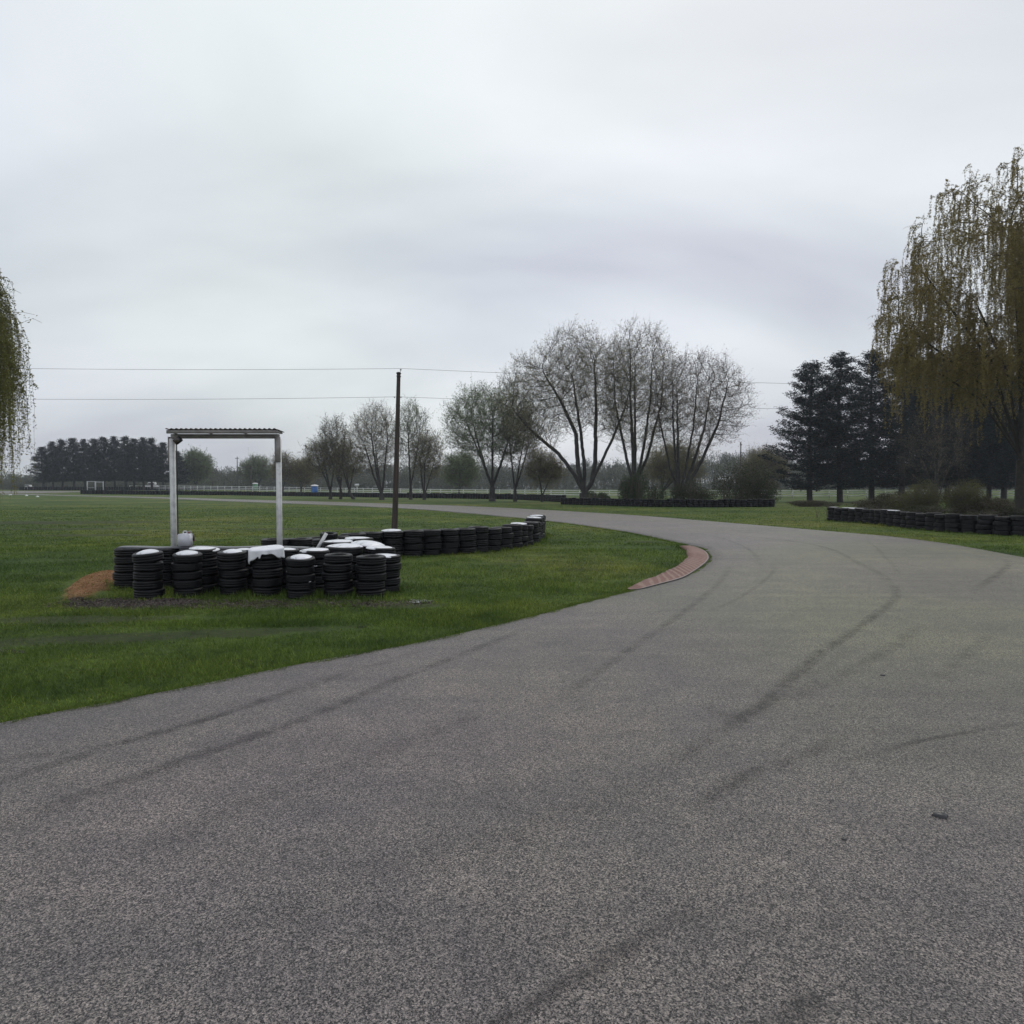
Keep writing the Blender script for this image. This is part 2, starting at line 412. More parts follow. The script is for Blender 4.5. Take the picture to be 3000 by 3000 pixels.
M['budgreen'] = leafmat('young_green_leaves', (.12, .165, .075), (.20, .26, .125), (.28, .34, .19), .35, .5)
M['budolive'] = leafmat('olive_leaves', (.085, .088, .035), (.13, .13, .055), (.18, .18, .08), .35, .5)
M['willow'] = leafmat('willow_leaves', (.19, .145, .046), (.27, .215, .075), (.36, .30, .12), .45, .35)
M['willow2'] = leafmat('yellow_green_willow', (.14, .14, .036), (.21, .21, .055), (.28, .27, .09), .8, .35)
M['pine'] = leafmat('pine_needles', (.006, .010, .010), (.013, .019, .018), (.024, .033, .029), .7, .1)
M['pinefar'] = M['pine']
M['wood'] = leafmat('wood_leaves', (.055, .058, .040), (.09, .10, .062), (.135, .155, .09), .05, .2)
M['bush'] = leafmat('bush_leaves', (.026, .032, .014), (.048, .056, .024), (.078, .088, .036), .8, .2)
M['bushgreen'] = leafmat('green_bush', (.028, .044, .018), (.048, .072, .028), (.075, .105, .042), .8, .2)
M['brush'] = leafmat('dry_brush', (.040, .032, .018), (.066, .054, .028), (.10, .085, .045), .6, .2)
M['fence'] = simple('white_fence', [(.3, (.58, .58, .58)), (.7, (.74, .74, .74))], 2, .6)
M['blue'] = simple('blue_plastic', [(.3, (.03, .12, .38)), (.7, (.05, .17, .48))], 2, .4)
M['green'] = simple('green_plastic', [(.3, (.10, .24, .13)), (.7, (.14, .30, .17))], 2, .4)
M['offw'] = simple('offwhite', [(.3, (.6, .6, .6)), (.7, (.75, .75, .75))], 2, .5)
M['wire'] = simple('wire', [(.3, (.03, .03, .032)), (.7, (.05, .05, .052))], 2, .6)
M['mud'] = simple('chips', [(.3, (.03, .024, .024)), (.55, (.10, .08, .07)), (.75, (.26, .21, .18))], 60, .8, None, 'pos')
M['ochip'] = simple('clay_chips', [(.3, (.19, .095, .042)), (.7, (.45, .26, .13))], 50, .85, None, 'pos')
M['steel'] = simple('galvanised', [(.3, (.35, .36, .38)), (.7, (.5, .51, .53))], 4, .4)
def kerb_mat():
    m, nt, b = mat('faded_kerb_paint'); L = nt.links.new
    u = N(nt, 'ShaderNodeUVMap').outputs[0]; sp = N(nt, 'ShaderNodeSeparateXYZ'); L(u, sp.inputs[0])
    P = pos(nt)
    v = mth(nt, 'ADD', mth(nt, 'MULTIPLY', sp.outputs[1], 1 / .34), mth(nt, 'MULTIPLY', noise(nt, P, 4, 4), .5))
    s = mth(nt, 'SINE', mth(nt, 'MULTIPLY', v, 2 * math.pi))
    s = ramp(nt, mth(nt, 'ADD', mth(nt, 'MULTIPLY', s, .5), .5), [(.45, (0, 0, 0)), (.95, (1, 1, 1))])
    c = mixc(nt, s, (.155, .052, .036), (.25, .145, .11))
    wear = ramp(nt, noise(nt, P, 5, 6, .75), [(.42, (0, 0, 0)), (.68, (1, 1, 1))])
    c = mixc(nt, mth(nt, 'MULTIPLY', wear, .5), c, (.22, .16, .13))
    dirt = ramp(nt, noise(nt, P, 18, 4, .7), [(.3, (.72, .72, .72)), (.7, (1.12, 1.12, 1.12))])
    c = mixc(nt, 1.0, c, dirt, 'MULTIPLY')
    # edge of bare concrete along the asphalt
    edge = ramp(nt, sp.outputs[0], [(.0, (1, 1, 1)), (.05, (1, 1, 1)), (.09, (0, 0, 0))])
    c = mixc(nt, edge, c, (.28, .23, .21))
    c = mixc(nt, ramp(nt, sp.outputs[0], [(.0, (1, 1, 1)), (.025, (1, 1, 1)), (.035, (0, 0, 0))]), c, (.03, .025, .025))  # shadow gap at the asphalt seam, put into the colour as a dark strip
    L(c, b.inputs['Base Color']); b.inputs['Roughness'].default_value = .7
    bump(nt, b, noise(nt, P, 25, 4), .4, .01)
    return m
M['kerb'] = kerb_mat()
def water():
    m, nt, b = mat('puddle_water')
    b.inputs['Base Color'].default_value = (.05, .05, .045, 1); b.inputs['Roughness'].default_value = .06
    bump(nt, b, noise(nt, pos(nt), 30, 3), .06, .01)
    return m
M['water'] = water()

# ------------------------------------------------------------------ curves of the road
def catmull(pts, k):
    P = np.array(pts, float); out = []
    for i in range(len(P) - 1):
        p0 = P[max(i - 1, 0)]; p1 = P[i]; p2 = P[i + 1]; p3 = P[min(i + 2, len(P) - 1)]
        for t in np.arange(k) / k:
            out.append(.5 * ((2 * p1) + (-p0 + p2) * t + (2 * p0 - 5 * p1 + 4 * p2 - p3) * t ** 2 + (-p0 + 3 * p1 - 3 * p2 + p3) * t ** 3))
    out.append(P[-1]); return np.array(out)
INNER = [(-32, -16), (-20, -8), (-10, -.4), (-6, 3.1), G(0, 2120), G(466, 2030), G(932, 1936), G(1242, 1879), G(1553, 1807), G(1755, 1755), G(1881, 1724), G(1998, 1692),
         G(2052, 1662), G(2077, 1636), G(2066, 1615), G(2021, 1598), G(1801, 1553), G(1572, 1523), G(1298, 1497), G(1080, 1484), G(824, 1474),
         G(514, 1462), G(248, 1454), G(0, 1448.5), G(-400, 1446)]
OUTER = [(-24, -29), (-13, -19), (-4, -12), (1, -7.5), (4.5, -3.5), (8, 1.5), (10.4, 6.5), (11.6, 9.6), (12.5, 12.5), (13.1, 15.4), G(3000, 1633), G(2860, 1607),
         G(2742, 1588), G(2599, 1570.6), G(2500, 1562), G(2400, 1553.5), G(2138, 1531.7), G(1799, 1505.6), G(1422, 1485), G(1180, 1476.7), G(824, 1466.5),
         G(514, 1457.6), G(248, 1451.6), G(0, 1446), G(-420, 1443.5)]
def strip(name, A, B, cross, m, zoff, sub=8, skirt=True):
    a, b = catmull(A, sub), catmull(B, sub); n = len(a)
    t = np.linspace(0, 1, cross)
    P = a[:, None] * (1 - t)[None, :, None] + b[:, None] * t[None, :, None]
    z = terrain(P[..., 0], P[..., 1]) + zoff
    V = np.concatenate([P, z[..., None]], -1)
    if skirt:
        lo = V[:, [0]].copy(); lo[..., 2] -= .08; hi = V[:, [-1]].copy(); hi[..., 2] -= .08
        V = np.concatenate([lo, V, hi], 1)
    c = V.shape[1]
    i, j = np.meshgrid(np.arange(n - 1), np.arange(c - 1), indexing='ij')
    F = np.stack([i * c + j, i * c + j + 1, (i + 1) * c + j + 1, (i + 1) * c + j], -1).reshape(-1, 4)[:, ::-1]
    me = mesh_np(name, V.reshape(-1, 3), [F], m, smooth=False)
    return link(name, me), a, b
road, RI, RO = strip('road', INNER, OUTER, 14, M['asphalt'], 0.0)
tag(road, kind='structure')
fa = [G(-500, 1446), G(-200, 1446), G(60, 1445), G(150, 1443.6), G(240, 1441.5), G(360, 1440.4), G(480, 1440)]
fb = [G(-500, 1439), G(-200, 1439), G(60, 1438.5), G(150, 1438.4), G(240, 1438.4), G(360, 1438.2), G(480, 1438)]
far_road, _, _ = strip('far_road', fa, fb, 6, M['asphalt'], 0.0, 6)
tag(far_road, kind='structure')
ROADPOLY = np.concatenate([RI, RO[::-1]])
def in_poly(x, y, poly):
    inside = np.zeros(len(x), bool); n = len(poly); j = n - 1
    for i in range(n):
        xi, yi = poly[i]; xj, yj = poly[j]
        c = ((yi > y) != (yj > y))
        with np.errstate(divide='ignore', invalid='ignore'):
            xx = (xj - xi) * (y - yi) / (yj - yi + 1e-12) + xi
        inside ^= c & (x < xx); j = i
    return inside
def ground_z(x, y):
    """turf surface: a couple of centimetres under the asphalt, gently uneven"""
    n = (vnoise(x * .45, y * .45, 1) - .5) * .03 + (vnoise(x * 1.9, y * 1.9, 2) - .5) * .016
    e = np.clip(ell(x, y, ORANGE) * .35, 0, .12)
    return terrain(x, y) - .035 + n + e

def ground():
    def axis(lo, hi, n, fine):
        t = np.linspace(-1, 1, n); s = np.sign(t) * (fine * np.abs(t) + (1 - fine) * np.abs(t) ** 4)
        return np.where(s < 0, -s * lo, s * hi)
    xs = axis(-900, 900, 420, .03); ys = axis(-300, 1300, 560, .06)
    Xg, Yg = np.meshgrid(xs, ys, indexing='ij')
    V = np.stack([Xg, Yg, ground_z(Xg, Yg)], -1).reshape(-1, 3)
    a, b = len(xs), len(ys)
    i, j = np.meshgrid(np.arange(a - 1), np.arange(b - 1), indexing='ij')
    F = np.stack([i * b + j, (i + 1) * b + j, (i + 1) * b + j + 1, i * b + j + 1], -1).reshape(-1, 4)
    o = link('grass_field', mesh_np('grass_field', V, [F], M['ground'])); tag(o, kind='structure')
ground()

# ------------------------------------------------------------------ kerb
def kerb():
    outer = [G(1848, 1729), G(1881, 1726), G(1933, 1713), G(1998, 1695), G(2036, 1674), G(2068, 1650), G(2078, 1634), G(2068, 1617), G(2045, 1606), G(2021, 1599)]
    inner = [G(1835, 1727), G(1858, 1717), G(1920, 1693), G(1959, 1674), G(1992, 1656), G(2006, 1638), G(2008, 1625), G(2004, 1613), G(1997, 1606), G(1990, 1601)]
    a, b = catmull(outer, 30), catmull(inner, 30); n = len(a); b = a + (b - a) * (.84 + .12 * vnoise(np.arange(n) * .13, np.zeros(n), 6))[:, None]
    # keep the kerb on the asphalt edge
    s = np.concatenate([[0], np.cumsum(np.linalg.norm(np.diff(a, axis=0), axis=1))])
    t = np.array([0, 0, .04, .3, .7, 1, 1]); h = np.array([-.05, .014, .022, .034, .044, .050, -.05])
    P = a[:, None] * (1 - t)[None, :, None] + b[:, None] * t[None, :, None]
    rib = .010 * np.abs(np.sin(s * math.pi / .31)) ** .6
    en = sstep(0, .5, s) * sstep(0, .5, s[-1] - s)
    z = np.where(h[None] > 0, .012 + (h[None] - .012) * (.15 + .85 * en[:, None]), h[None]) + (rib * en)[:, None] * ((t > .2) & (h > 0))[None]
    V = np.concatenate([P, z[..., None]], -1).reshape(-1, 3)
    uv = np.stack([np.repeat(t[None], n, 0), np.repeat(s[:, None], len(t), 1)], -1).reshape(-1, 2)
    c = len(t); i, j = np.meshgrid(np.arange(n - 1), np.arange(c - 1), indexing='ij')
    F = np.stack([i * c + j, i * c + j + 1, (i + 1) * c + j + 1, (i + 1) * c + j], -1).reshape(-1, 4)
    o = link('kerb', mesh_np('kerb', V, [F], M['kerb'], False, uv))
    tag(o, kind='structure')
    return np.concatenate([a, b[::-1]])
KERBPOLY = kerb()

# ------------------------------------------------------------------ tyre marks on the asphalt
def mark(pts, w, s):
    w *= .72
    P = catmull([G(*p) for p in pts], 10); n = len(P)
    d = np.gradient(P, axis=0); d /= np.linalg.norm(d, axis=1, keepdims=True); nrm = np.stack([-d[:, 1], d[:, 0]], 1)
    t = np.linspace(-.5, .5, 5)
    Q = P[:, None] + nrm[:, None] * t[None, :, None] * w
    V = np.concatenate([Q, (terrain(Q[..., 0], Q[..., 1]) + .004 + mark.k * .0006)[..., None]], -1).reshape(-1, 3)
    mark.k += 1
    uv = np.stack([np.repeat((t + .5)[None], n, 0), np.repeat(np.linspace(0, 1, n)[:, None], 5, 1)], -1).reshape(-1, 2)
    i, j = np.meshgrid(np.arange(n - 1), np.arange(4), indexing='ij')
    F = np.stack([i * 5 + j, i * 5 + j + 1, (i + 1) * 5 + j + 1, (i + 1) * 5 + j], -1).reshape(-1, 4)[:, ::-1]
    o = link('tire_mark', mesh_np('tire_mark', V, [F], M['mark'], True, uv)); o['strength_of_mark'] = s * .52
    tag(o, kind='structure')
mark.k = 0
mark([(-300, 2330), (0, 2232), (280, 2195), (560, 2120), (820, 2040), (1050, 1965), (1250, 1900)], .22, .6)
mark([(-200, 2350), (0, 2290), (275, 2205), (600, 2110), (860, 2020), (1060, 1950)], .20, .75)
mark([(-200, 2500), (0, 2425), (268, 2323), (623, 2200), (900, 2105), (1180, 1985), (1400, 1900), (1560, 1835)], .26, .95)
mark([(1600, 2060), (1686, 2016), (1873, 1884), (1997, 1798), (2100, 1715), (2140, 1660)], .24, .6)
mark([(1900, 2270), (2120, 2140), (2260, 2045), (2393, 1923), (2494, 1853), (2618, 1760), (2625, 1715)], .26, 1.0)
mark([(2625, 1740), (2590, 1690), (2517, 1651), (2416, 1604), (2276, 1581), (2043, 1558), (1800, 1538)], .30, .6)
mark([(2230, 1660), (2214, 1628), (2168, 1597), (2075, 1569), (1900, 1545)], .25, .45)
mark([(2440, 2240), (2540, 2218), (2711, 2171), (3000, 2121), (3150, 2100)], .10, .8)
mark([(2080, 1790), (2168, 1752), (2261, 1682), (2262, 1650)], .18, .5)
mark([(2860, 1722), (2882, 1713), (2952, 1659), (2950, 1640)], .3, .7)
mark([(1350, 3060), (1600, 2920), (1833, 2780), (2060, 2665)], .16, 1.0)
mark([(2040, 2370), (2090, 2334), (2214, 2264), (2350, 2220), (2480, 2150)], .24, .75)
mark([(2320, 2060), (2500, 1960), (2640, 1880), (2700, 1830)], .32, .45)
mark([(2060, 2060), (2150, 2100), (2330, 2020), (2480, 1900)], .3, .4)
mark([(2740, 1990), (2820, 1930), (2900, 1860)], .25, .5)
mark([(2250, 3060), (2340, 2960), (2400, 2930)], .2, .8)
mark([(600, 2780), (1000, 2600), (1500, 2450), (1900, 2300), (2200, 2150)], .5, .28)
mark([(2450, 1600), (2540, 1590), (2600, 1640), (2640, 1690)], .2, .35)
mark([(300, 2540), (800, 2330), (1200, 2180), (1500, 2050)], .35, .3)

# ------------------------------------------------------------------ tyres
def tire_mesh(name, k, worn, seed):
    rng = np.random.default_rng(seed)
    g = .982 if not worn else .994
    prof = [(.60, .06), (.57, .14), (.58, .20), (.66, .10), (.78, .015), (.90, .018), (.972, .10), (.995, .20), (1.0, .33),
            (g, .35), (g, .39), (1.0, .41), (1.0, .59), (g, .61), (g, .65), (1.0, .67), (.995, .80), (.972, .90), (.90, .982), (.78, .985), (.66, .90), (.58, .80), (.57, .86), (.60, .94),
            (.57, .84), (.80, .5), (.57, .16), (.60, .06)]
    b = MB(); b.lathe(prof, k=k, cap=False)
    V = np.concatenate(b.V); a = np.arctan2(V[:, 1], V[:, 0]); f = 1 + .012 * np.sin(2 * a + seed) + .008 * np.sin(5 * a + seed * 2)
    V[:, :2] *= f[:, None]; V[:, 2] += .02 * np.sin(2 * a + seed * 1.7)
    return mesh_np(name, V, [np.concatenate(v) for v in b.F.values()], M['rubber'])
T_HI = [tire_mesh('tire_body', 40, w, s) for s, w in ((1, 0), (2, 1), (3, 0))]
T_MD = [tire_mesh('tire_body', 20, w, s) for s, w in ((4, 0), (5, 1))]
R = random.Random(5)
ORD = ['', 'first', 'second', 'third', 'fourth', 'fifth', 'sixth', 'seventh', 'eighth', 'ninth', 'tenth', 'eleventh', 'twelfth', 'thirteenth', 'fourteenth',
       'fifteenth', 'sixteenth', 'seventeenth', 'eighteenth', 'nineteenth', 'twentieth', 'twenty-first', 'twenty-second', 'twenty-third', 'twenty-fourth', 'twenty-fifth', 'twenty-sixth', 'twenty-seventh', 'twenty-eighth', 'twenty-ninth', 'thirtieth']
STACKS = []
def level(i, n):
    return 'bottom' if i == 0 else 'top' if i == n - 1 else ['', 'second lowest', 'third lowest', 'fourth lowest', 'fifth lowest'][i]
def stack(x, y, r, h, n, where, group, meshes, tilt_top=None, jit=.016):
    """n tyres, each a thing; returns top centre height"""
    z0 = float(ground_z(np.array(x), np.array(y))) + .0
    th = h / n; lean = (R.uniform(-.01, .01), R.uniform(-.01, .01))
    for i in range(n):
        o = link('tire', R.choice(meshes))
        rr = r * R.uniform(.935, 1.0)
        o.location = (x + R.uniform(-jit, jit) + lean[0] * i, y + R.uniform(-jit, jit) + lean[1] * i, z0 + th * i)
        o.scale = (rr, rr, th * 1.03)
        rot = [R.uniform(-.012, .012), R.uniform(-.012, .012), R.uniform(0, 6.28)]
        o.rotation_euler = rot
        if tilt_top and i == n - 1:
            q = Matrix.Rotation(tilt_top[0], 3, 'X') @ Matrix.Rotation(tilt_top[1], 3, 'Y') @ Matrix.Rotation(rot[2], 3, 'Z')
            o.rotation_euler = q.to_euler(); o.location.z += .01
        tag(o, 'black %s tire of %s' % (level(i, n), where), 'tire', group)
        if len(o['label'].split()) > 16: o['label'] = o['label'].replace('black ', '').replace('lowest', 'low')
    STACKS.append((x, y, r))
    return z0 + h
def at_base(px, w, ybase):
    """front foot of a stack at pixel ybase -> centre and radius"""
    D1 = CH * FPX / (ybase - HZ); r = .5 * w / FPX * D1; r = r * (1 + r / D1); Y = D1 + r
    return X(px, Y), Y, r
GC = 'tires stacked in the near cluster'
def hat(ytop, Y): return CH - (ytop - HZ) / FPX * Y
cl = []
def near(px, w, ytop, D=None, ybase=None, n=5, where='', tilt=None, r=None):
    if D is None: x, y, rr = at_base(px, w, ybase)
    else: x, y, rr = X(px, D), D, .5 * w / FPX * D
    if r: rr = r
    h = hat(ytop, y) + .03
    top = stack(x, y, rr, h, n, where, GC, T_HI, tilt)
    return x, y, rr, top
def lid(x, y, r, z, label, dome=.035, tilt=(0, 0), name='lid', yaw=0.0, ex=1.0):
    b = MB(); prof = [(r, -.012), (r * 1.0, .0), (r * .96, .008), (r * .75, dome * .55), (r * .45, dome * .88), (r * .15, dome), (.002, dome)]
    b.lathe(prof, k=40)
    V = np.concatenate(b.V); rng = np.random.default_rng(int(abs(x * 1000)))
    a = np.arctan2(V[:, 1], V[:, 0]); V[:, :2] *= (1 + .03 * np.sin(3 * a + x * 9) + .02 * np.sin(7 * a + y * 5))[:, None]
    V[:, 0] *= ex
    me = mesh_np('lid', V, [np.concatenate(v) for k_, v in b.F.items()] , M['lid'])
    o = link(name, me, loc=(x, y, z)); o.rotation_euler = (tilt[0], tilt[1], yaw)
    tag(o, label, 'lid', 'white lids on the tire stacks'); return o
# front row, from the left
tl = math.radians(5)
A = near(430, 84, 1620, ybase=1753, where='the leftmost front stack, under a round white lid', tilt=(tl, -.05))
lid(A[0], A[1] - .01, A[2] * .70, A[3] + .015, 'round white lid on the leftmost front tire stack', .045, (tl, -.07))
B = near(545, 85, 1623, ybase=1749, where='the second front stack from the left', tilt=(tl, .03))
lid(B[0], B[1] - .01, B[2] * .70, B[3] + .015, 'round white lid on the second front tire stack from the left', .04, (tl, .02))
C = near(595, 90, 1607, D=12.13, where='the stack half hidden behind the second front stack')
lid(C[0], C[1], C[2] * .93, C[3] - .005, 'wide white lid on the stack just right of the white jug', .03, (.05, .08))
D_ = near(680, 82, 1617, ybase=1744, where='the third front stack from the left', tilt=(.06, .02))
lid(D_[0] - .01, D_[1], D_[2] * .66, D_[3] + .006, 'round white lid on the stack left of the white draped cloth', .04, (.07, .03))
D2 = near(712, 80, 1611, D=12.12, where='the stack half hidden behind the third front stack')
lid(D2[0], D2[1], D2[2] * .72, D2[3] - .002, 'half hidden pale lid behind the third front tire stack', .025)
E = near(778, 90, 1612, ybase=1748, where='the front stack draped with a white cloth')
E2 = near(836, 74, 1609, D=12.15, where='the stack behind the draped cloth on its right')
lid(E2[0], E2[1], E2[2] * .75, E2[3] - .002, 'half hidden white lid just right of the draped cloth', .03)
Fs = near(880, 86, 1636, ybase=1755, where='the short front stack right of the draped cloth', tilt=(tl, .02))
lid(Fs[0], Fs[1], Fs[2] * .72, Fs[3] + .01, 'oval white lid on the short front tire stack', .045, (tl, .02))
G_ = near(918, 86, 1611, D=12.1, where='the stack behind the short front stack')
lid(G_[0], G_[1], G_[2] * .95, G_[3] - .004, 'wide white lid behind and right of the short front stack', .035, (.03, -.03))
Hs = near(988, 88, 1626, ybase=1753, where='the bare-topped front stack second from the right')
Is = near(1083, 92, 1629, ybase=1753, where='the bare-topped front stack at the right corner')
Js = near(1130, 80, 1626, D=12.1, where='the rightmost stack, beside the open lawn')
lid(Js[0], Js[1], Js[2] * .92, Js[3] - .006, 'white lid on the rightmost stack beside the lawn', .03, (.02, .05))
Ks = near(1009, 112, 1599, D=12.72, where='the extra wide stack behind the right front stacks')
lid(Ks[0], Ks[1], Ks[2] * .93, Ks[3] - .004, 'largest white lid, on the extra wide tire stack', .045, (.04, .02))
Ls = near(988, 92, 1585, D=13.95, where='the stack behind the extra wide one, on its left')
lid(Ls[0], Ls[1], Ls[2] * .93, Ls[3] - .004, 'white lid behind the extra wide stack, on its left', .035, (.04, -.02))
Ms = near(1077, 88, 1592, D=13.35, where='the stack behind the extra wide one, on its right')
lid(Ms[0], Ms[1], Ms[2] * 1.03, Ms[3] - .002, 'pointed white lid behind the extra wide stack, on its right', .07, (.02, .10), ex=1.08)
Ns = near(1112, 84, 1603, D=12.68, where='the stack behind the rightmost stack')
lid(Ns[0], Ns[1], Ns[2] * .95, Ns[3] - .004, 'white lid between the extra wide and the rightmost stack', .03, (.04, .06))
Os = near(1048, 86, 1576, D=14.7, where='the rear stack next to the long curving wall')
lid(Os[0], Os[1], Os[2] * .9, Os[3] - .004, 'rearmost flat white lid in the near tire cluster', .02, (.03, .03))
Ps = near(958, 80, 1577, D=15.05, n=5, where='the tall dark stack behind the leaning board')
# back row under the belt
for i in range(6):
    Y = 12.76; r = .305; x = X(332, Y) + r + i * .617
    stack(x, Y, r, .735, 5, 'the %s stack in the back row under the belt' % ORD[i + 1], GC, T_HI)
x0 = X(332, 12.76)
def belt():
    xs = np.linspace(x0 + .12, x0 + 3.75, 46); ys = np.linspace(12.60, 13.0, 5)
    Xg, Yg = np.meshgrid(xs, ys, indexing='ij')
    Z = .722 + .006 * np.sin(Xg * 5.1) + .010 * (vnoise(Xg * 3, Yg * 3, 4) - .5) - .02 * ((ys - 12.8) / .2)[None] ** 2
    Z -= .03 * np.exp(-(xs - xs[-1]) ** 2 / .02)[:, None]
    V = np.concatenate([np.stack([Xg, Yg, Z], -1).reshape(-1, 3), np.stack([Xg, Yg, Z - .014], -1).reshape(-1, 3)])
    n, c = 46, 5; i, j = np.meshgrid(np.arange(n - 1), np.arange(c - 1), indexing='ij')
    F = np.stack([i * c + j, (i + 1) * c + j, (i + 1) * c + j + 1, i * c + j + 1], -1).reshape(-1, 4)
    off = n * c; S = []
    for i_ in range(n - 1):
        S += [[i_ * c, i_ * c + off, (i_ + 1) * c + off, (i_ + 1) * c], [i_ * c + c - 1, (i_ + 1) * c + c - 1, (i_ + 1) * c + c - 1 + off, i_ * c + c - 1 + off]]
    for j_ in range(c - 1):
        S += [[j_, j_ + 1, j_ + 1 + off, j_ + off], [off - c + j_, 2 * off - c + j_, 2 * off - c + j_ + 1, off - c + j_ + 1]]
    o = link('rubber_belt', mesh_np('rubber_belt', V, [np.concatenate([F, F[:, ::-1] + off]), np.array(S)], M['belt'], False))
    tag(o, 'long grey rubber belt laid over the back row of tires', 'belt')
belt()
def drape():
    x, y, r, z = E; k, rng = 96, np.random.default_rng(3)
    a = np.arange(k) * 2 * math.pi / k; R_ = r + .022
    hem = .115 + .035 * np.sin(2 * a + 1.0) + .03 * np.sin(3 * a + 2.2) + .012 * np.sin(9 * a)
    df = np.abs((a - math.radians(268) + math.pi) % (2 * math.pi) - math.pi); hem += .075 * np.exp(-(df / .07) ** 2)   # hanging point at the front
    df = np.abs((a - math.radians(205) + math.pi) % (2 * math.pi) - math.pi); hem += .06 * np.exp(-(df / .5) ** 2)
    rings = []
    for t in (.001, .25, .5, .75, .93):
        rings.append(np.stack([x + R_ * t * np.cos(a), y + R_ * t * np.sin(a), z + .035 + .018 * (1 - t) + .006 * np.sin(3 * a + 5 * t) * t + .02 * t * np.sin(a) + .012 * np.cos(a) * t], 1))
    edge = z + .02 + .02 * np.sin(a) * .9 + .012 * np.cos(a)
    for t in (0, .08, .3, .6, .85, 1):
        f = 1.0 + .035 * t * np.sin(8 * a + .6) + .02 * t * np.sin(13 * a)
        rings.append(np.stack([x + R_ * f * np.cos(a), y + R_ * f * np.sin(a), edge - hem * t * (1.0)], 1))
    n = len(rings); V = np.concatenate(rings)
    i, j = np.meshgrid(np.arange(n - 1), np.arange(k), indexing='ij'); j2 = (j + 1) % k
    F = np.stack([i * k + j, (i + 1) * k + j, (i + 1) * k + j2, i * k + j2], -1).reshape(-1, 4)
    o = link('white_cloth', mesh_np('white_cloth', V, [F], M['cloth']))
    md = o.modifiers.new('thick', 'SOLIDIFY'); md.thickness = .006; md.offset = 1
    tag(o, 'white cloth with ragged hem draped over a front tire stack', 'cloth')
drape()
# torn plastic scraps between tyres
for px, py, D, w, txt in ((843, 1674, 11.25, .05, 'small white scrap low on the draped stack'), (905, 1703, 11.25, .07, 'pale torn scrap halfway up the short front stack'),
                     (925, 1657, 11.3, .05, 'white scrap at the upper right of the short front stack'), (866, 1663, 11.22, .03, 'tiny pale scrap below the oval white lid')):
    x, y, z = W(px, py, D); 
    a = np.linspace(0, math.pi, 7)
    V = np.concatenate([np.stack([x - w / 2 + w * a / math.pi, y - .012 * np.sin(a), z + .008 * np.sin(a) * np.cos(a * 2)], 1), np.stack([x - w / 2 + w * a / math.pi, y + .004 * np.cos(a), z - .008 - .012 * np.sin(a)], 1)])
    F = np.array([[i, i + 1, i + 8, i + 7] for i in range(6)])
    o = link('plastic_scrap', mesh_np('plastic_scrap', V, [F], M['lid'])); md = o.modifiers.new('t', 'SOLIDIFY'); md.thickness = .003
    tag(o, txt, 'scrap', 'scraps caught in the tires')
# leaning board and odd tyre behind
b = MB(); b.box((0, 0, .20), (.07, .02, .46), (math.radians(-12), math.radians(28), 0), .003)
o = b.build('board', M['wpaint'], loc=(X(938, 13.8), 13.8, hat(1600, 13.8) - .14))
tag(o, 'short pale board leaning left of the rear white lids', 'board')
ty = link('tire', T_HI[1]); ty.scale = (.19, .19, .15); ty.location = (X(962, 15.05), 15.05, Ps[3] - .01); ty.rotation_euler = (.1, -.06, 1)
tag(ty, 'small dark tire lying loose on the tall rear stack', 'tire')

# ------------------------------------------------------------------ walls of stacked tyres
def along(pts, step, start=0.0):
    P = np.array(pts, float); s = np.concatenate([[0], np.cumsum(np.linalg.norm(np.diff(P, axis=0), axis=1))])
    q = np.arange(start, s[-1], step)
    return np.stack([np.interp(q, s, P[:, 0]), np.interp(q, s, P[:, 1])], 1)
w1 = along([(-5.55, 15.9), (-4.62, 16.6), (-3.9, 17.9), (-2.98, 18.3), (-1.34, 19.4), (-.06, 21.0), (.58, 22.8), (.85, 25.0), (1.05, 27.9)], .565)
nw = len(w1)
for i, (x, y) in enumerate(w1):
    h = .70 + .04 * math.sin(i * 1.9) * (i > 9) + (.07 if i > nw - 8 else 0) - (.03 if i < 4 else 0)
    stack(x, y, (.325) * R.uniform(.97, 1.04), h, 4, 'the %s stack along the curving infield wall' % ORD[i + 1], 'tires of the curving infield wall', T_HI, jit=.028)
w3 = along([(18.35, 39.0), (18.75, 35.9), (18.5, 31.2), (18.65, 28.9), (19.6, 26.7), (20.9, 25.4), (22.6, 24.0)], .64)
for i, (x, y) in enumerate(w3[:22]):
    stack(x, y, .325 * R.uniform(.95, 1.05), .76 * R.uniform(.95, 1.06), 4, 'the %s stack from the far end of the right-hand wall' % ORD[i + 1], 'tires of the wall right of the road', T_MD, jit=.04)
for i in (0, 2, 3, 4, 8, 9):
    x, y = w3[i]
    lid(x, y, .27, .75, 'pale lid on the %s stack from the far end of the right wall' % ORD[i + 1], .02, (R.uniform(0, .08), 0))
for i in (6, 15, 20, 23):
    if i < nw:
        x, y = w1[i]
        lid(x, y, .26, (.695 if i <= nw - 8 else .775), 'pale lid on the %s stack of the curving infield wall' % ORD[i + 1], .03, (R.uniform(0, .06), R.uniform(-.05, .05)))
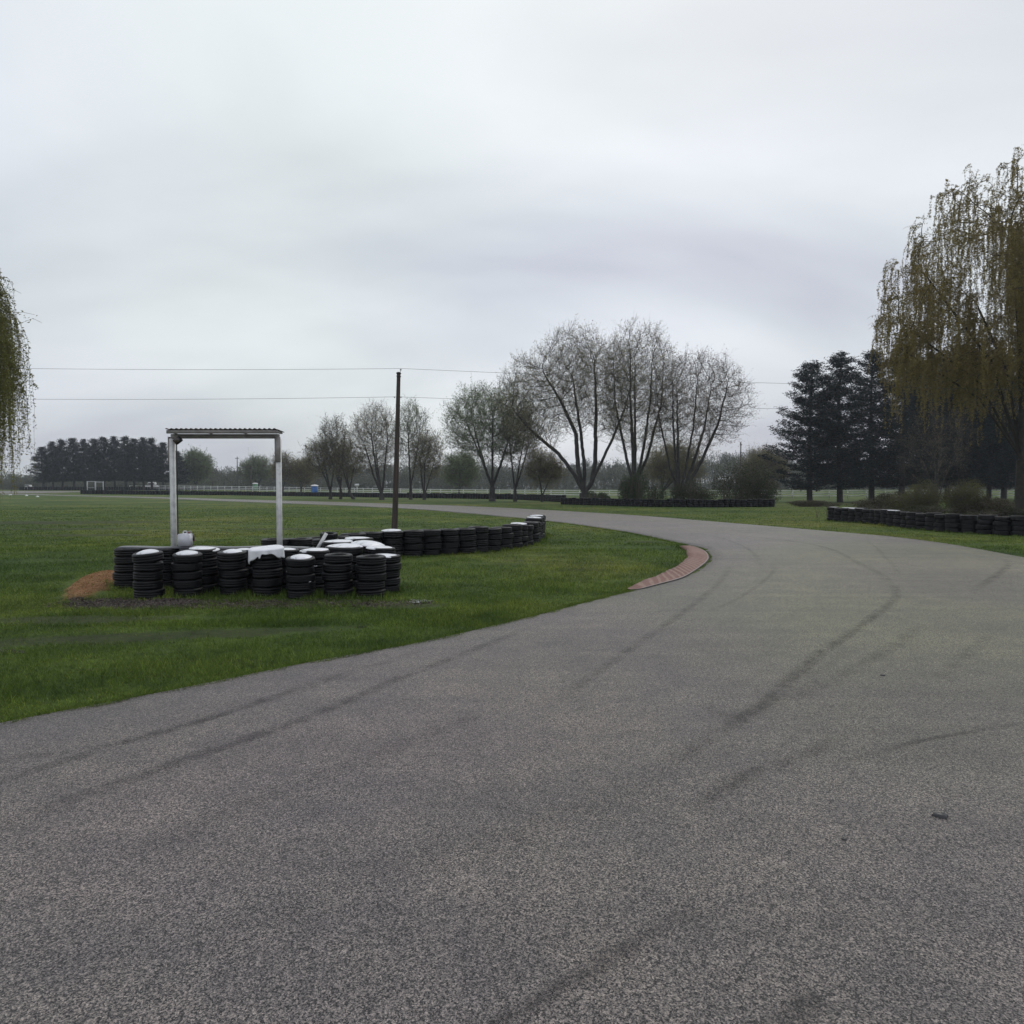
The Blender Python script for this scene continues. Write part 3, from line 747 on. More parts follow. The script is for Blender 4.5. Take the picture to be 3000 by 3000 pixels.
# far walls: everything past the three hundred largest is one object
def far_tires():
    runs = [([G(1197, 1458.5), G(1350, 1460), G(1500, 1462.5), G(1600, 1467), G(1655, 1471)], .62, 4, .95),
            ([G(1650, 1477), G(1750, 1479.5), G(1900, 1484), G(2080, 1485), G(2275, 1484)], .62, 4, .78),
            ([G(240, 1447), G(380, 1448), G(500, 1449), G(700, 1451), G(950, 1454), G(1195, 1458)], .64, 4, .86),
            ([G(60, 1436), G(160, 1436), G(300, 1436), G(500, 1435.5), G(620, 1435), G(725, 1434.5)], .66, 4, 1.0),
            ([G(770, 1434.5), G(860, 1434.5)], .66, 4, 1.0)]
    rng = np.random.default_rng(9); b = MB()
    prof = np.array([(.6, .1), (.8, 0), (.97, .14), (1, .5), (.97, .86), (.8, 1), (.6, .9), (.5, .5), (.6, .1)])
    k = 10; a = np.arange(k) * 2 * math.pi / k
    base = np.stack([np.outer(prof[:, 0], np.cos(a)), np.outer(prof[:, 0], np.sin(a)), np.repeat(prof[:, 1:2], k, 1)], -1).reshape(-1, 3)
    i, j = np.meshgrid(np.arange(len(prof) - 1), np.arange(k), indexing='ij'); j2 = (j + 1) % k
    F = np.stack([i * k + j, i * k + j2, (i + 1) * k + j2, (i + 1) * k + j], -1).reshape(-1, 4)
    inst = []
    for ri, (pts, step, n, h) in enumerate(runs):
        for (x, y) in along(pts, step):
            hh = h * rng.uniform(.93, 1.06); z = float(terrain(x, y)) - .03
            r = .33 * rng.uniform(.95, 1.05)
            for q in range(n):
                inst.append((x + rng.normal() * .025, y + rng.normal() * .025, z + hh / n * q, r, hh / n))
    I = np.array(inst)
    V = base[None] * np.stack([I[:, 3], I[:, 3], I[:, 4] * 1.02], -1)[:, None] + I[:, None, :3]
    FF = F[None] + (np.arange(len(I)) * len(base))[:, None, None]
    o = link('distant_tire_walls', mesh_np('distant_tire_walls', V.reshape(-1, 3), [FF.reshape(-1, 4)], M['rubber']))
    tag(o, 'long low walls of stacked black tires far across the grass', 'tire wall', kind='stuff')
far_tires()

# ------------------------------------------------------------------ shelter, loudspeaker, jug, helmet
def shelter():
    Y = 13.28
    xl, xr = X(507, Y), X(817.5, Y); zb, zt = hat(1271.5, 13.1), hat(1259.5, 13.1); s = empty('shelter', ((xl + xr) / 2, Y, 0))
    tag(s, 'open white shelter frame with two posts and corrugated roof behind tires', 'shelter')
    cx = (xl + xr) / 2
    for x, sg in ((xl, -1), (xr, -1)):
        b = MB(); b.box((x - cx, 0, zb / 2 - .09), (.088, .088, zb + .02), None, .006); b.build('post', M['wpaint'], s)
        b = MB()
        b.box((x - cx - .056 * (1 if x == xl else -.0) , 0 if x == xl else -.056, zb - .29), (.024, .085, .49) if x == xl else (.11, .024, .49), None, .003)
        b.build('brace', M['wbeam'], s)
    w = X(816, 13.1) - X(489, 13.1)
    ox = (X(816, 13.1) + X(489, 13.1)) / 2 - cx
    b = MB()
    b.box((ox, -.17, (zb + zt) / 2), (w - .02, .04, zt - zb - .012), None, .003)
    b.build('beam', M['wbeam'], s); b = MB()
    b.box((0, 0, zb - .035), (xr - xl + .03, .07, .085), None, .003)
    b.build('beam', M['wbeam'], s)
    b = MB()
    for q in (-1, -.33, .33, 1): b.box((ox + q * (w / 2 - .04), 0, (zb + zt) / 2 + .006), (.038, .30, zt - zb - .03))
    b.build('rafter', M['wbeam'], s)
    nx = 240; xs = np.linspace(-w / 2, w / 2, nx) + ox; ys = np.array([-.21, 0, .2])
    z = zt + .006 + .012 * np.sin((xs - xs[0]) / .0935 * 2 * math.pi)
    V = np.array([[x, y, zz - .05 * y] for x, zz in zip(xs, z) for y in ys])
    i, j = np.meshgrid(np.arange(nx - 1), np.arange(2), indexing='ij')
    F = np.stack([i * 3 + j, (i + 1) * 3 + j, (i + 1) * 3 + j + 1, i * 3 + j + 1], -1).reshape(-1, 4)
    o = link('roof', mesh_np('roof', V, [F], M['roof']), s); md = o.modifiers.new('t', 'SOLIDIFY'); md.thickness = .008
    # loudspeaker on its own black pipe
    sp = empty('loudspeaker', (X(519.5, 13.16), 13.16, 0)); tag(sp, 'black tilted box loudspeaker on a thin black pipe by the left post', 'loudspeaker')
    b = MB(); b.tubes([(0, 0, 0)], [(0, 0, hat(1300, 13.16))], .011, .011, 10); b.build('pipe', M['black'], sp, smooth=True)
    b = MB(); b.box((.035, -.02, hat(1291, 13.16)), (.125, .12, .115), (math.radians(15), math.radians(-38), 0), .008)
    b.tubes([(0, 0, hat(1302, 13.16))], [(.02, -.01, hat(1290, 13.16))], .014, .014, 8)
    b.build('housing', M['black'], sp)
    b = MB(); b.box((.035, -.085, hat(1291.5, 13.16)), (.095, .006, .085), (math.radians(15), math.radians(-38), 0), .002); b.build('grille', M['roof'], sp)
shelter()
def jug():
    Y = 12.78; j = empty('jug', (X(540, Y), Y, .728)); tag(j, 'white plastic jug with a handle standing behind the tire wall', 'jug')
    b = MB(); h = .228
    b.box((0, 0, h / 2), (.215, .17, h), None, .012); b.lathe([(.06, h - .002), (.05, h + .008), (.03, h + .010)], k=20); b.build('body', M['jug'], j)
    b = MB(); pts = np.array([(-.035, 0, h + .01), (-.035, 0, h + .042), (-.02, 0, h + .052), (.02, 0, h + .052), (.035, 0, h + .042), (.035, 0, h + .01)])
    b.tubes(pts[:-1], pts[1:], .009, .009, 8); b.build('handle', M['offw'], j, smooth=True)
    b = MB(); b.lathe([(.026, h + .012), (.026, h + .03), (.02, h + .034)], (.06, .02, 0), 16); b.build('cap', M['red'], j)
    Yh = 13.06; hh = empty('helmet', (X(547, Yh), Yh, hat(1578, Yh) + .005)); tag(hh, 'dark rounded helmet with pale crest behind the white jug', 'helmet')
    a = np.linspace(0, math.pi / 2, 9)
    b = MB(); b.lathe([(.12, -.04), (.125, -.01)] + [(.125 * math.cos(t) + .002, .0 + .135 * math.sin(t)) for t in a], k=28); b.build('shell', M['black'], hh, smooth=True)
    b = MB()
    for t0 in np.linspace(-.5, .5, 7): b.box((.05 + .10 * math.sin(t0 * .4), .0, .135), (.010, .03, .010), (0, t0, 0), .003)
    b.build('crest', M['offw'], hh)
    b = MB(); b.box((0, -.118, .045), (.13, .02, .028), (.25, 0, 0), .006); b.build('visor', M['red'], hh)
    # the stand the helmet rests on
    st = empty('stand', (X(547, Yh), Yh + .02, 0)); tag(st, 'thin dark post stand holding the helmet behind the jug', 'stand')
    b = MB(); b.tubes([(0, 0, 0)], [(0, 0, hat(1578, Yh) - .04)], .03, .03, 10); b.box((0, 0, hat(1578, Yh) - .045), (.2, .2, .02), None, .003); b.build('post', M['red'], st)
jug()

# ------------------------------------------------------------------ utility pole and wires
def power():
    D = 27.6; xb, xt = X(1154, D), X(1170, D); zt = hat(1094, D)
    p = empty('utility_pole', (xb, D, 0)); tag(p, 'brown wooden utility pole leaning slightly right beside the infield tires', 'pole')
    n = 8; t = np.linspace(0, 1, n + 1); P = np.stack([(xt - xb) * t ** .85, 0 * t, -.1 + (zt + .1) * t], 1); rr = .125 - .05 * t
    b = MB(); b.tubes(P[:-1], P[1:], rr[:-1], rr[1:], 16); b.lathe([(.075, 0), (.06, .02), (.002, .025)], (P[-1][0], 0, zt), 16); b.build('shaft', M['pole'], p, smooth=True)
    dx = xt - xb; b = MB(); b.box((dx, 0, zt - .03), (.17, .18, .05), None, .005); b.box((dx, 0, zt - .15), (.165, .17, .04), None, .005); b.build('bracket', M['black'], p)
    zi = hat(1084, D)
    b = MB(); b.tubes([(dx + .05, 0, zt - .05)], [(X(1176, D) - xb, 0, zi)], .012, .012, 8); b.lathe([(.02, -.05), (.04, -.035), (.025, -.02), (.04, -.008), (.02, .01)], (X(1176, D) - xb, 0, zi), 14); b.build('insulator', M['steel'], p, smooth=True)
    zl = hat(1164.5, D)
    for s in (-1, 1):
        b = MB(); b.lathe([(.02, -.04), (.03, -.01), (.02, .02)], (X(1167, D) - xb + s * .13, 0, zl), 10); b.build('clamp', M['steel'], p, smooth=True)
    def wire(ptsx, r, lab):
        P = np.array(ptsx); b = MB(); b.tubes(P[:-1], P[1:], r, r, 6)
        o = b.build('power_line', M['wire'], smooth=True); tag(o, lab, 'wire', 'overhead wires')
    def run(y0l, ym, y0r, pxc):
        # left span from an unseen pole, then right span: sags as hanging curves
        xl, Yl = X(-900, 27.2), 27.2; zl_ = hat(y0l, 27.2); xr, Yr = X(3300, 32.8), 32.8; zr = hat(y0r, 32.8)
        xc, zc = X(pxc, D), hat(ym, D); out = []
        for t in np.linspace(0, 1, 30): out.append((xl + (xc - xl) * t, Yl + (D - Yl) * t, zl_ + (zc - zl_) * t - 4 * .16 * t * (1 - t)))
        for t in np.linspace(0, 1, 30)[1:]: out.append((xc + (xr - xc) * t, D + (Yr - D) * t, zc + (zr - zc) * t - 4 * .10 * t * (1 - t)))
        return out
    wire(run(1060, 1082, 1152, 1176), .006, 'upper overhead wire passing the top of the brown pole')
    wire(run(1155, 1164, 1218, 1167), .006, 'lower overhead wire crossing the brown pole')
power()

# ------------------------------------------------------------------ trees
def colonize(nodes, parents, att, step, infl, kill, iters, rng, up=.12):
    Pn = [np.array(p, float) for p in nodes]; par = list(parents)
    att = att.copy(); A = np.array(Pn); d2 = ((att[:, None] - A[None]) ** 2).sum(-1); near_ = d2.argmin(1); dm = d2.min(1)
    kids = {}
    for it in range(iters):
        if not len(att): break
        ok = dm < infl ** 2
        if not ok.any():
            infl *= 1.3
            continue
        An = np.array(Pn); v = att - An[near_]; v /= np.linalg.norm(v, axis=1, keepdims=True) + 1e-9
        acc = np.zeros((len(Pn), 3)); np.add.at(acc, near_[ok], v[ok])
        ids = np.unique(near_[ok]); new = []
        for i in ids:
            g = acc[i]; g = g / (np.linalg.norm(g) + 1e-9) + rng.normal(size=3) * .10; g[2] += up; g /= np.linalg.norm(g)
            q = Pn[i] + g * step
            if any(((q - Pn[c]) ** 2).sum() < (step * .45) ** 2 for c in kids.get(i, ())) or len(kids.get(i, ())) > 3: continue
            kids.setdefault(i, []).append(len(Pn)); Pn.append(q); par.append(int(i)); new.append(q)
        if not new:
            # drop attractors that cannot be reached
            far = rng.random(len(att)) < .3; att, near_, dm = att[~far], near_[~far], dm[~far]; continue
        nn = np.array(new); d = ((att[:, None] - nn[None]) ** 2).sum(-1); j = d.argmin(1); m_ = d.min(1)
        upd = m_ < dm; near_[upd] = len(Pn) - len(new) + j[upd]; dm[upd] = m_[upd]
        keep = dm > kill ** 2; att, near_, dm = att[keep], near_[keep], dm[keep]
    return np.array(Pn), np.array(par)
def limb(nodes, par, start, pts, step):
    """add a polyline of nodes from node index start"""
    start = min(start, len(nodes) - 1); cur = np.array(nodes[start], float); idx = start
    for p in pts:
        p = np.array(p, float); L = np.linalg.norm(p - cur); k = max(1, int(L / step))
        for t in range(1, k + 1):
            nodes.append(cur + (p - cur) * t / k); par.append(idx); idx = len(nodes) - 1
        cur = p
    return idx
def radii(P, par, r0, ex=1.92):
    n = len(P); w = np.zeros(n); kids = np.zeros(n, int)
    for i in range(1, n): kids[par[i]] += 1
    w[kids == 0] = 1
    for i in range(n - 1, 0, -1): w[par[i]] += w[i]
    return r0 * np.maximum(w, 1) ** (1 / ex), kids
def ell_points(rng, n, c, r, shell=.35, lo=-1.0):
    out = []
    while len(out) < n:
        p = rng.normal(size=3); p /= np.linalg.norm(p); q = p * (rng.random() ** shell)
        if q[2] < lo: continue
        out.append(np.array(c) + q * np.array(r))
    return np.array(out)
def bare_tree(name, seed, h, limbs, crowns, natt0, base_r, leaf, leaf_n, leaf_size, label, loc, rz=0, group=None, step=None, twig_n=3, twig_len=1.0, twig_r=.009, bark='bark', fork=None, dens_up=.30, flare=True, category='tree'):
    """limbs: list of polylines from the foot; crowns: list of (cx, cy, cz, rx, ry, rz, weight)"""
    rng = np.random.default_rng(seed); step = step or h / 38; natt = natt0 * 1.7; twig_n += 2; twig_len *= 1.5; leaf_n *= 1.5; twig_r *= .8; leaf_n *= 2.2; leaf_size *= 1.25; twig_n += 1; step *= 1.1
    nodes = [np.zeros(3)]; par = [-1]
    for L in limbs:
        start = 0
        if isinstance(L, tuple): start, L = L
        limb(nodes, par, start, L, step)
    att = np.concatenate([ell_points(rng, int(natt * c[6]), c[:3], c[3:6], .45) for c in crowns])
    att = att[att[:, 2] > h * .1]; att = att + rng.normal(size=att.shape) * h * .018
    P, par = colonize(nodes, par, att, step, h * .25, step * 1.5, 90, rng, dens_up)
    P[1:] += rng.normal(size=(len(P) - 1, 3)) * step * .05
    r, kids = radii(P, par, .012)
    r = r * (base_r / r[0]) 
    r = r * (1.08 - .62 * np.clip(P[:, 2] / h, 0, 1)); r = np.maximum(r, .012)
    i = np.arange(1, len(P)); pa = par[i]
    ra = np.minimum(r[pa], r[i] * 1.35); root = pa == 0; ra[root] = r[i][root] * 1.25
    t = empty(name, loc, rz); tag(t, label, category, group)
    b = MB(); big = r[i] > .05
    if big.any(): b.tubes(P[pa[big]], P[i[big]], ra[big], r[i[big]], 8)
    if (~big).any(): b.tubes(P[pa[~big]], P[i[~big]], ra[~big], r[i[~big]], 4)
    # buried foot
    b.tubes([(0, 0, -.25)], [(0, 0, .02)], max(r[1] * 1.5, .1), max(r[1] * 1.25, .08), 8)
    b.build('trunk', M[bark], t, smooth=True)
    # twigs and leaves
    src = i[(r[i] < .045) & (P[i][:, 2] > h * .18)]
    o = np.repeat(src, twig_n); d0 = P[o] - P[par[o]]; d0 /= np.linalg.norm(d0, axis=1, keepdims=True) + 1e-9
    d = d0 * .8 + rng.normal(size=d0.shape) * .6; d[:, 2] += .45; d /= np.linalg.norm(d, axis=1, keepdims=True)
    ln = twig_len * rng.uniform(.45, 1.1, len(o))[:, None]
    a = P[o]; m1 = a + d * ln * .55; d2 = d + rng.normal(size=d.shape) * .25; d2[:, 2] += .3; d2 /= np.linalg.norm(d2, axis=1, keepdims=True); m2 = m1 + d2 * ln * .5
    c = MB(); c.tubes(np.concatenate([a, m1]), np.concatenate([m1, m2]), np.concatenate([np.full(len(o), twig_r), np.full(len(o), twig_r * .75)]), np.concatenate([np.full(len(o), twig_r * .75), np.full(len(o), twig_r * .3)]), 3)
    # side twiglets
    s = m1 + (rng.random((len(o), 1)) - .3) * (m2 - m1); e = s + (d2 + rng.normal(size=d.shape) * .7) * ln * .32
    c.tubes(s, e, twig_r * .6, twig_r * .25, 3)
    nv = sum(len(q) for q in c.F[4])
    if leaf_n > 0:
        k = int(leaf_n * len(o)); q = rng.integers(0, len(o), k); f = rng.random((k, 1))
        pts = np.where(rng.random((k, 1)) < .5, m1[q] + (m2[q] - m1[q]) * f, s[q] + (e[q] - s[q]) * f) + rng.normal(size=(k, 3)) * .06
        V, F = leaf_tris(pts, leaf_size * rng.uniform(.6, 1.2, k), rng); c.add(V, [F])
    V = np.concatenate(c.V); quads = np.concatenate(c.F[4]); tris = np.concatenate(c.F[3]) if 3 in c.F else np.zeros((0, 3), int)
    me = mesh_np('crown', V, [quads, tris], [M['twig'], M[leaf]], False)
    mi = np.concatenate([np.zeros(len(quads), np.int32), np.ones(len(tris), np.int32)]); me.polygons.foreach_set('material_index', mi)
    link('crown', me, t)
    return t
def tree_at(px, D, top): 
    x = X(px, D); z = ZT(x, D); h = hat(top, D) - z
    return (x, D, z - .03), h, FPX / D          # px per metre

GT = 'leafless spring trees beyond the far tire wall'
def vase(name, px, D, top, lo, hi, seed, nst=4, natt=900, leaf='bud', leaf_n=1.2, ls=.10, br=.35, label='', low=.28, lean=0, twl=1.0, twn=3, spread=.55, forkh=.12, twr=.009):
    loc, h, k = tree_at(px, D, top)
    c = ((lo + hi) / 2 - px) / k; w = (hi - lo) / 2 / k
    rng = random.Random(seed); limbs = []
    fk = (lean * h * .1, 0, h * forkh)
    limbs.append([fk])
    nodes0 = max(1, int(np.linalg.norm(fk) / (h / 38)))
    for q in range(nst):
        a = (q + rng.uniform(-.2, .2)) / nst * 2 * math.pi + rng.uniform(0, .5) * (q == 0)
        sx = c + w * spread * math.cos(a); sy = w * spread * .8 * math.sin(a)
        limbs.append((nodes0, [(fk[0] + (sx - fk[0]) * .38, sy * .38, h * (forkh + .22)), (sx * .8 + fk[0] * .2, sy * .8, h * (.58 + rng.uniform(-.05, .08)))]))
    crowns = [(c, 0, h * (low + 1) / 2, w, w * .85, h * (1 - low) / 2, 1.0)]
    return bare_tree(name, seed, h, limbs, crowns, natt, br, leaf, leaf_n, ls, label, loc, 0, GT, twig_n=twn, twig_len=twl, twig_r=twr)
# the big bare trees, right of centre
loc, h, k = tree_at(1712, 84, 978)
pxm = lambda p: (p - 1712) / k
pzm = lambda p: hat(p, 84) - loc[2]
bare_tree('bare_tree', 11, h, [[(0, 0, 1.3)], (2, [(-1.2, .3, 3.6), (pxm(1640), 1.0, pzm(1330)), (pxm(1560), 1.5, pzm(1262)), (pxm(1500), 2, pzm(1190))]),
    (2, [(-.8, -.3, 4.2), (pxm(1685), -.6, pzm(1270)), (pxm(1640), -1.2, pzm(1180)), (pxm(1590), -1.4, pzm(1100))]),
    (2, [(.1, .6, 4.5), (pxm(1702), 1.4, pzm(1250)), (pxm(1680), 1.8, pzm(1100))]),
    (2, [(.9, 0, 2.6), (pxm(1745), .5, pzm(1350)), (pxm(1748), .8, pzm(1200)), (pxm(1742), 1, pzm(1050))]),
    (2, [(1.0, -.3, 2.9), (pxm(1790), -.8, pzm(1290)), (pxm(1825), -1, pzm(1200)), (pxm(1850), -1, pzm(1100))])],
    [(pxm(1570), 0, pzm(1180), 4.6, 5, 5.6, .8), (pxm(1680), 0, pzm(1120), 5.0, 5.5, 6.3, 1.0), (pxm(1770), 0, pzm(1150), 4.2, 4.5, 6.2, .6)],
    1500, .58, 'bud', .9, .10, 'broad bare tree with thick forked trunk and wide vase crown', loc, 0, GT, twig_n=3, twig_len=1.05, step=.46, twig_r=.010)
loc, h, k = tree_at(1862, 80, 950)
pxm = lambda p: (p - 1862) / k
pzm = lambda p: hat(p, 80) - loc[2]
bare_tree('bare_tree', 12, h, [[(0, 0, 1.5)]] + [(3, [(pxm(a) * .45, q, pzm(1340)), (pxm(a), q * 2, pzm(1180)), (pxm(a) * 1.1, q * 2.4, pzm(1050))]) for a, q in ((1805, .5), (1840, -.6), (1865, .7), (1900, -.4), (1940, .4))],
    [(pxm(1872), 0, pzm(1150), 4.7, 4.6, 7.7, 1.0)], 1500, .45, 'bud', .9, .10, 'tallest bare tree with many upright limbs above the dark round bush', loc, 0, GT, twig_n=3, twig_len=1.0, step=.46, twig_r=.010)
loc, h, k = tree_at(1990, 78, 1012)
pxm = lambda p: (p - 1990) / k
pzm = lambda p: hat(p, 78) - loc[2]
bare_tree('bare_tree', 13, h, [[(0, 0, .8)]] + [(1, [(pxm(a) * .4, q * .5, pzm(1370)), (pxm(a) * .8, q, pzm(1250)), (pxm(a), q * 1.6, pzm(1130))]) for a, q in ((1925, .5), (1960, -.8), (1990, 1.0), (2035, -.5), (2085, .4), (2120, -.8))],
    [(pxm(2035), 0, pzm(1190), 5.8, 5, 6.0, 1.0), (pxm(2105), 0, pzm(1190), 3.2, 3.4, 4.4, .3)], 1350, .42, 'budred', 1.0, .10, 'reddish budding tree of several stems at the right of the bare group', loc, 0, GT, twig_n=3, twig_len=1.0, step=.46, twig_r=.009)
vase('budding_tree', 1442, 100, 1136, 1297, 1575, 14, 5, 1000, 'budgreen', 1.5, .14, .42, 'green-leafing tree left of the broad bare tree', .30, twl=1.2, twr=.011)
vase('budding_tree', 1509, 98, 1200, 1458, 1590, 15, 4, 300, 'budolive', .9, .12, .24, 'small olive tree between the green tree and the broad bare tree', .3, twr=.011)
vase('bare_tree', 1588, 96, 1330, 1540, 1650, 16, 3, 180, 'bud', .8, .12, .17, 'low spreading bare tree under the broad bare tree crown', .3, twr=.011)
vase('bare_tree', 968, 118, 1288, 893, 1010, 17, 3, 260, 'bud', .7, .14, .3, 'short leaning bare tree leftmost in the middle row', .32, twr=.013, twl=1.2)
vase('bare_tree', 998, 118, 1222, 935, 1030, 18, 4, 330, 'budolive', .8, .14, .24, 'rounded budding tree standing behind the short leaning tree', .35, twr=.013, twl=1.2)
vase('bare_tree', 1036, 116, 1300, 975, 1062, 19, 3, 170, 'bud', .7, .14, .26, 'low crooked tree just left of the double-stemmed tree', .3, lean=-.8, twr=.013, twl=1.2)
vase('bare_tree', 1118, 112, 1190, 1026, 1172, 20, 4, 800, 'bud', .7, .12, .36, 'airy double-stemmed bare tree left of the brown pole', .25, spread=.6, forkh=.05, twr=.013, twl=1.2)
vase('budding_tree', 1203, 114, 1184, 1158, 1254, 21, 3, 600, 'budgreen', 1.1, .13, .26, 'slender green-tipped tree just right of the brown pole', .3, twr=.012, twl=1.2)
vase('bare_tree', 1243, 112, 1266, 1205, 1300, 22, 4, 280, 'bud', 1.0, .13, .26, 'small bare tree with several stems right of the slender tree', .25, forkh=.06, twr=.012, twl=1.2)
vase('budding_tree', 574, 215, 1328, 530, 618, 23, 4, 260, 'budgreen', 1.4, .30, .4, 'round pale green tree seen inside the shelter frame', .2, twl=1.8, twr=.025)
vase('bare_tree', 829, 165, 1330, 800, 862, 24, 3, 130, 'bud', .8, .2, .2, 'thin bare tree just right of the right shelter post', .2, twl=1.5, twr=.018)
vase('bare_tree', 882, 165, 1345, 855, 915, 25, 3, 130, 'bud', 1.0, .2, .2, 'thin bare tree left of the blue portable toilet', .2, twl=1.5, twr=.018)
vase('bare_tree', 1345, 150, 1335, 1300, 1400, 26, 4, 170, 'budgreen', 1.4, .2, .22, 'hazy green tree behind the wall, right of the pole', .2, twl=1.5, twr=.016)
vase('bare_tree', 755, 230, 1345, 705, 800, 27, 4, 120, 'budgreen', 1.2, .28, .3, 'broad hazy tree near the right end inside the shelter frame', .2, twl=1.8, twr=.025)
vase('bare_tree', 1940, 125, 1310, 1890, 2060, 28, 5, 260, 'bud', 1.4, .16, .3, 'distant bare tree behind the reddish budding tree', .2, twl=1.4, twr=.014)
vase('bare_tree', 2235, 130, 1318, 2180, 2300, 29, 4, 260, 'bud', 1.0, .16, .3, 'distant bare tree in the gap left of the pines', .2, twl=1.4, twr=.014)

# ---- pines
def pine_mesh(seed, h, w, dens, needle, z0=.16, trunk_r=.28, top_pow=.75):
    rng = np.random.default_rng(seed)
    tb = MB(); n = 14; t = np.linspace(0, 1, n + 1)
    P = np.stack([.12 * np.sin(t * 5 + seed), .12 * np.cos(t * 4 + seed), h * t * .99 - .2 * (t == 0)], 1); rr = trunk_r * (1 - t) ** .8 + .02
    tb.tubes(P[:-1], P[1:], rr[:-1], rr[1:], 8)
    C = []; S = []; ba, bb, br = [], [], []
    z = h * z0
    while z < h * .985:
        f = (z / h - z0) / (1 - z0)
        prof = w * (1 - f) ** top_pow * (.55 + .45 * min(1, (f + .05) / .22))
        nb = rng.integers(4, 7)
        for q in range(nb):
            a = rng.uniform(0, 2 * math.pi); L = prof * rng.uniform(.62, 1.12) + .25
            if rng.random() < .08: L *= 1.15
            rise = rng.uniform(-.06, .16) + .45 * f
            s = np.linspace(0, 1, 6); bx = L * s; bz = z + L * (rise * s + .16 * s ** 2 * (1 - f * .5)) - .10 * L * np.sin(s * math.pi)
            pts = np.stack([bx * math.cos(a), bx * math.sin(a), bz], 1)
            ba.append(pts[:-1]); bb.append(pts[1:]); br.append(np.linspace(.05, .012, 6)[:-1] * (.5 + L / w * .6))
            m = max(4, int(L * dens))
            ss = rng.uniform(.22, 1.02, m) ** .8
            side = rng.normal(size=m) * .26 * L * (1.05 - ss * .6)
            cx = L * ss; cc = np.stack([cx * math.cos(a) - side * math.sin(a), cx * math.sin(a) + side * math.cos(a),
                 np.interp(ss, s, bz) + rng.normal(size=m) * .10 + .06 * np.abs(side)], 1)
            C.append(cc)
        z += h * rng.uniform(.022, .036) * (1.1 - .3 * f)
    C.append(np.stack([rng.normal(size=14) * .12, rng.normal(size=14) * .12, h * (1 - .05 * rng.random(14))], 1))
    tb.tubes(np.concatenate(ba), np.concatenate(bb), np.concatenate(br), np.concatenate(br) * .8, 4)
    C = np.concatenate(C); k = 7
    CC = np.repeat(C, k, 0) + rng.normal(size=(len(C) * k, 3)) * np.array([.20, .20, .09]) * needle / .3
    V, F = leaf_tris(CC, needle * rng.uniform(.6, 1.2, len(CC)), rng, .35, .22)
    return tb.mesh('trunk', M['bark'], True), mesh_np('crown', V, [F], M['pine'], False)
PM = [pine_mesh(s, 20.0, 5.0, 12, .34, .11, .30, .66) for s in (41, 42, 43)]
PF = [pine_mesh(s, 16.0, 3.6, 6.5, .48, .19, .26, .80) for s in (51, 52, 53)]
def pine(meshes, px, D, top, label, group, i, wide=1.0, basez=None, mh=20.0):
    loc, h, k = tree_at(px, D, top)
    t = empty('pine_tree', loc, i * 1.7); s = h / mh; t.scale = (s * wide, s * wide, s); tag(t, label, 'tree', group)
    for nm, me in zip(('trunk', 'crown'), meshes): link(nm, me, t)
    return t
GP = 'tall dark pines on the right'
for i, (px, D, top, wd, lab) in enumerate([(2372, 94, 1064, 1.38, 'leftmost tall pine at the right, with long low branches'), (2458, 93, 1036, 1.25, 'second tall pine from the left at the right'),
        (2550, 97, 1028, 1.2, 'third tall pine from the left, pointed top'), (2645, 92, 1008, 1.15, 'fourth tall pine from the left, at the willow edge'),
        (2735, 99, 1040, 1.2, 'fifth tall pine, behind the willow strands'), (2815, 94, 1015, 1.2, 'sixth tall pine, behind the willow strands'),
        (2900, 97, 1030, 1.0, 'seventh tall pine, deep behind the willow'), (2985, 93, 1000, 1.0, 'rightmost tall pine at the picture edge'),
        (2690, 110, 1060, 1.2, 'broad pine filling the gap behind the fourth and fifth tall pines'), (2775, 112, 1050, 1.2, 'broad pine filling the gap behind the fifth and sixth tall pines'),
        (2860, 110, 1045, 1.2, 'broad pine filling the gap behind the sixth and seventh tall pines'), (2945, 112, 1040, 1.2, 'broad pine filling the gap behind the two rightmost tall pines')]):
    pine(PM[i % 3], px, D, top, lab, GP, i, wd)
GL = 'dark pine grove far left'
tx = [126, 155, 183, 217, 248, 276, 306, 337, 368, 395, 422, 446, 478, 520]
tt = [1310, 1295, 1289, 1285, 1288, 1287, 1282, 1280, 1280, 1286, 1283, 1285, 1297, 1322]
for i, (px, tp) in enumerate(zip(tx, tt)):
    pine(PF[i % 3], px, 205 + (i * 7 % 5) * 1.5, tp, '%s pine from the left in the dark grove at the far left' % ORD[i + 1], GL, i, 1.45 if i in (0, 13) else (1.3, 1.12, 1.22)[i % 3], mh=16.0)

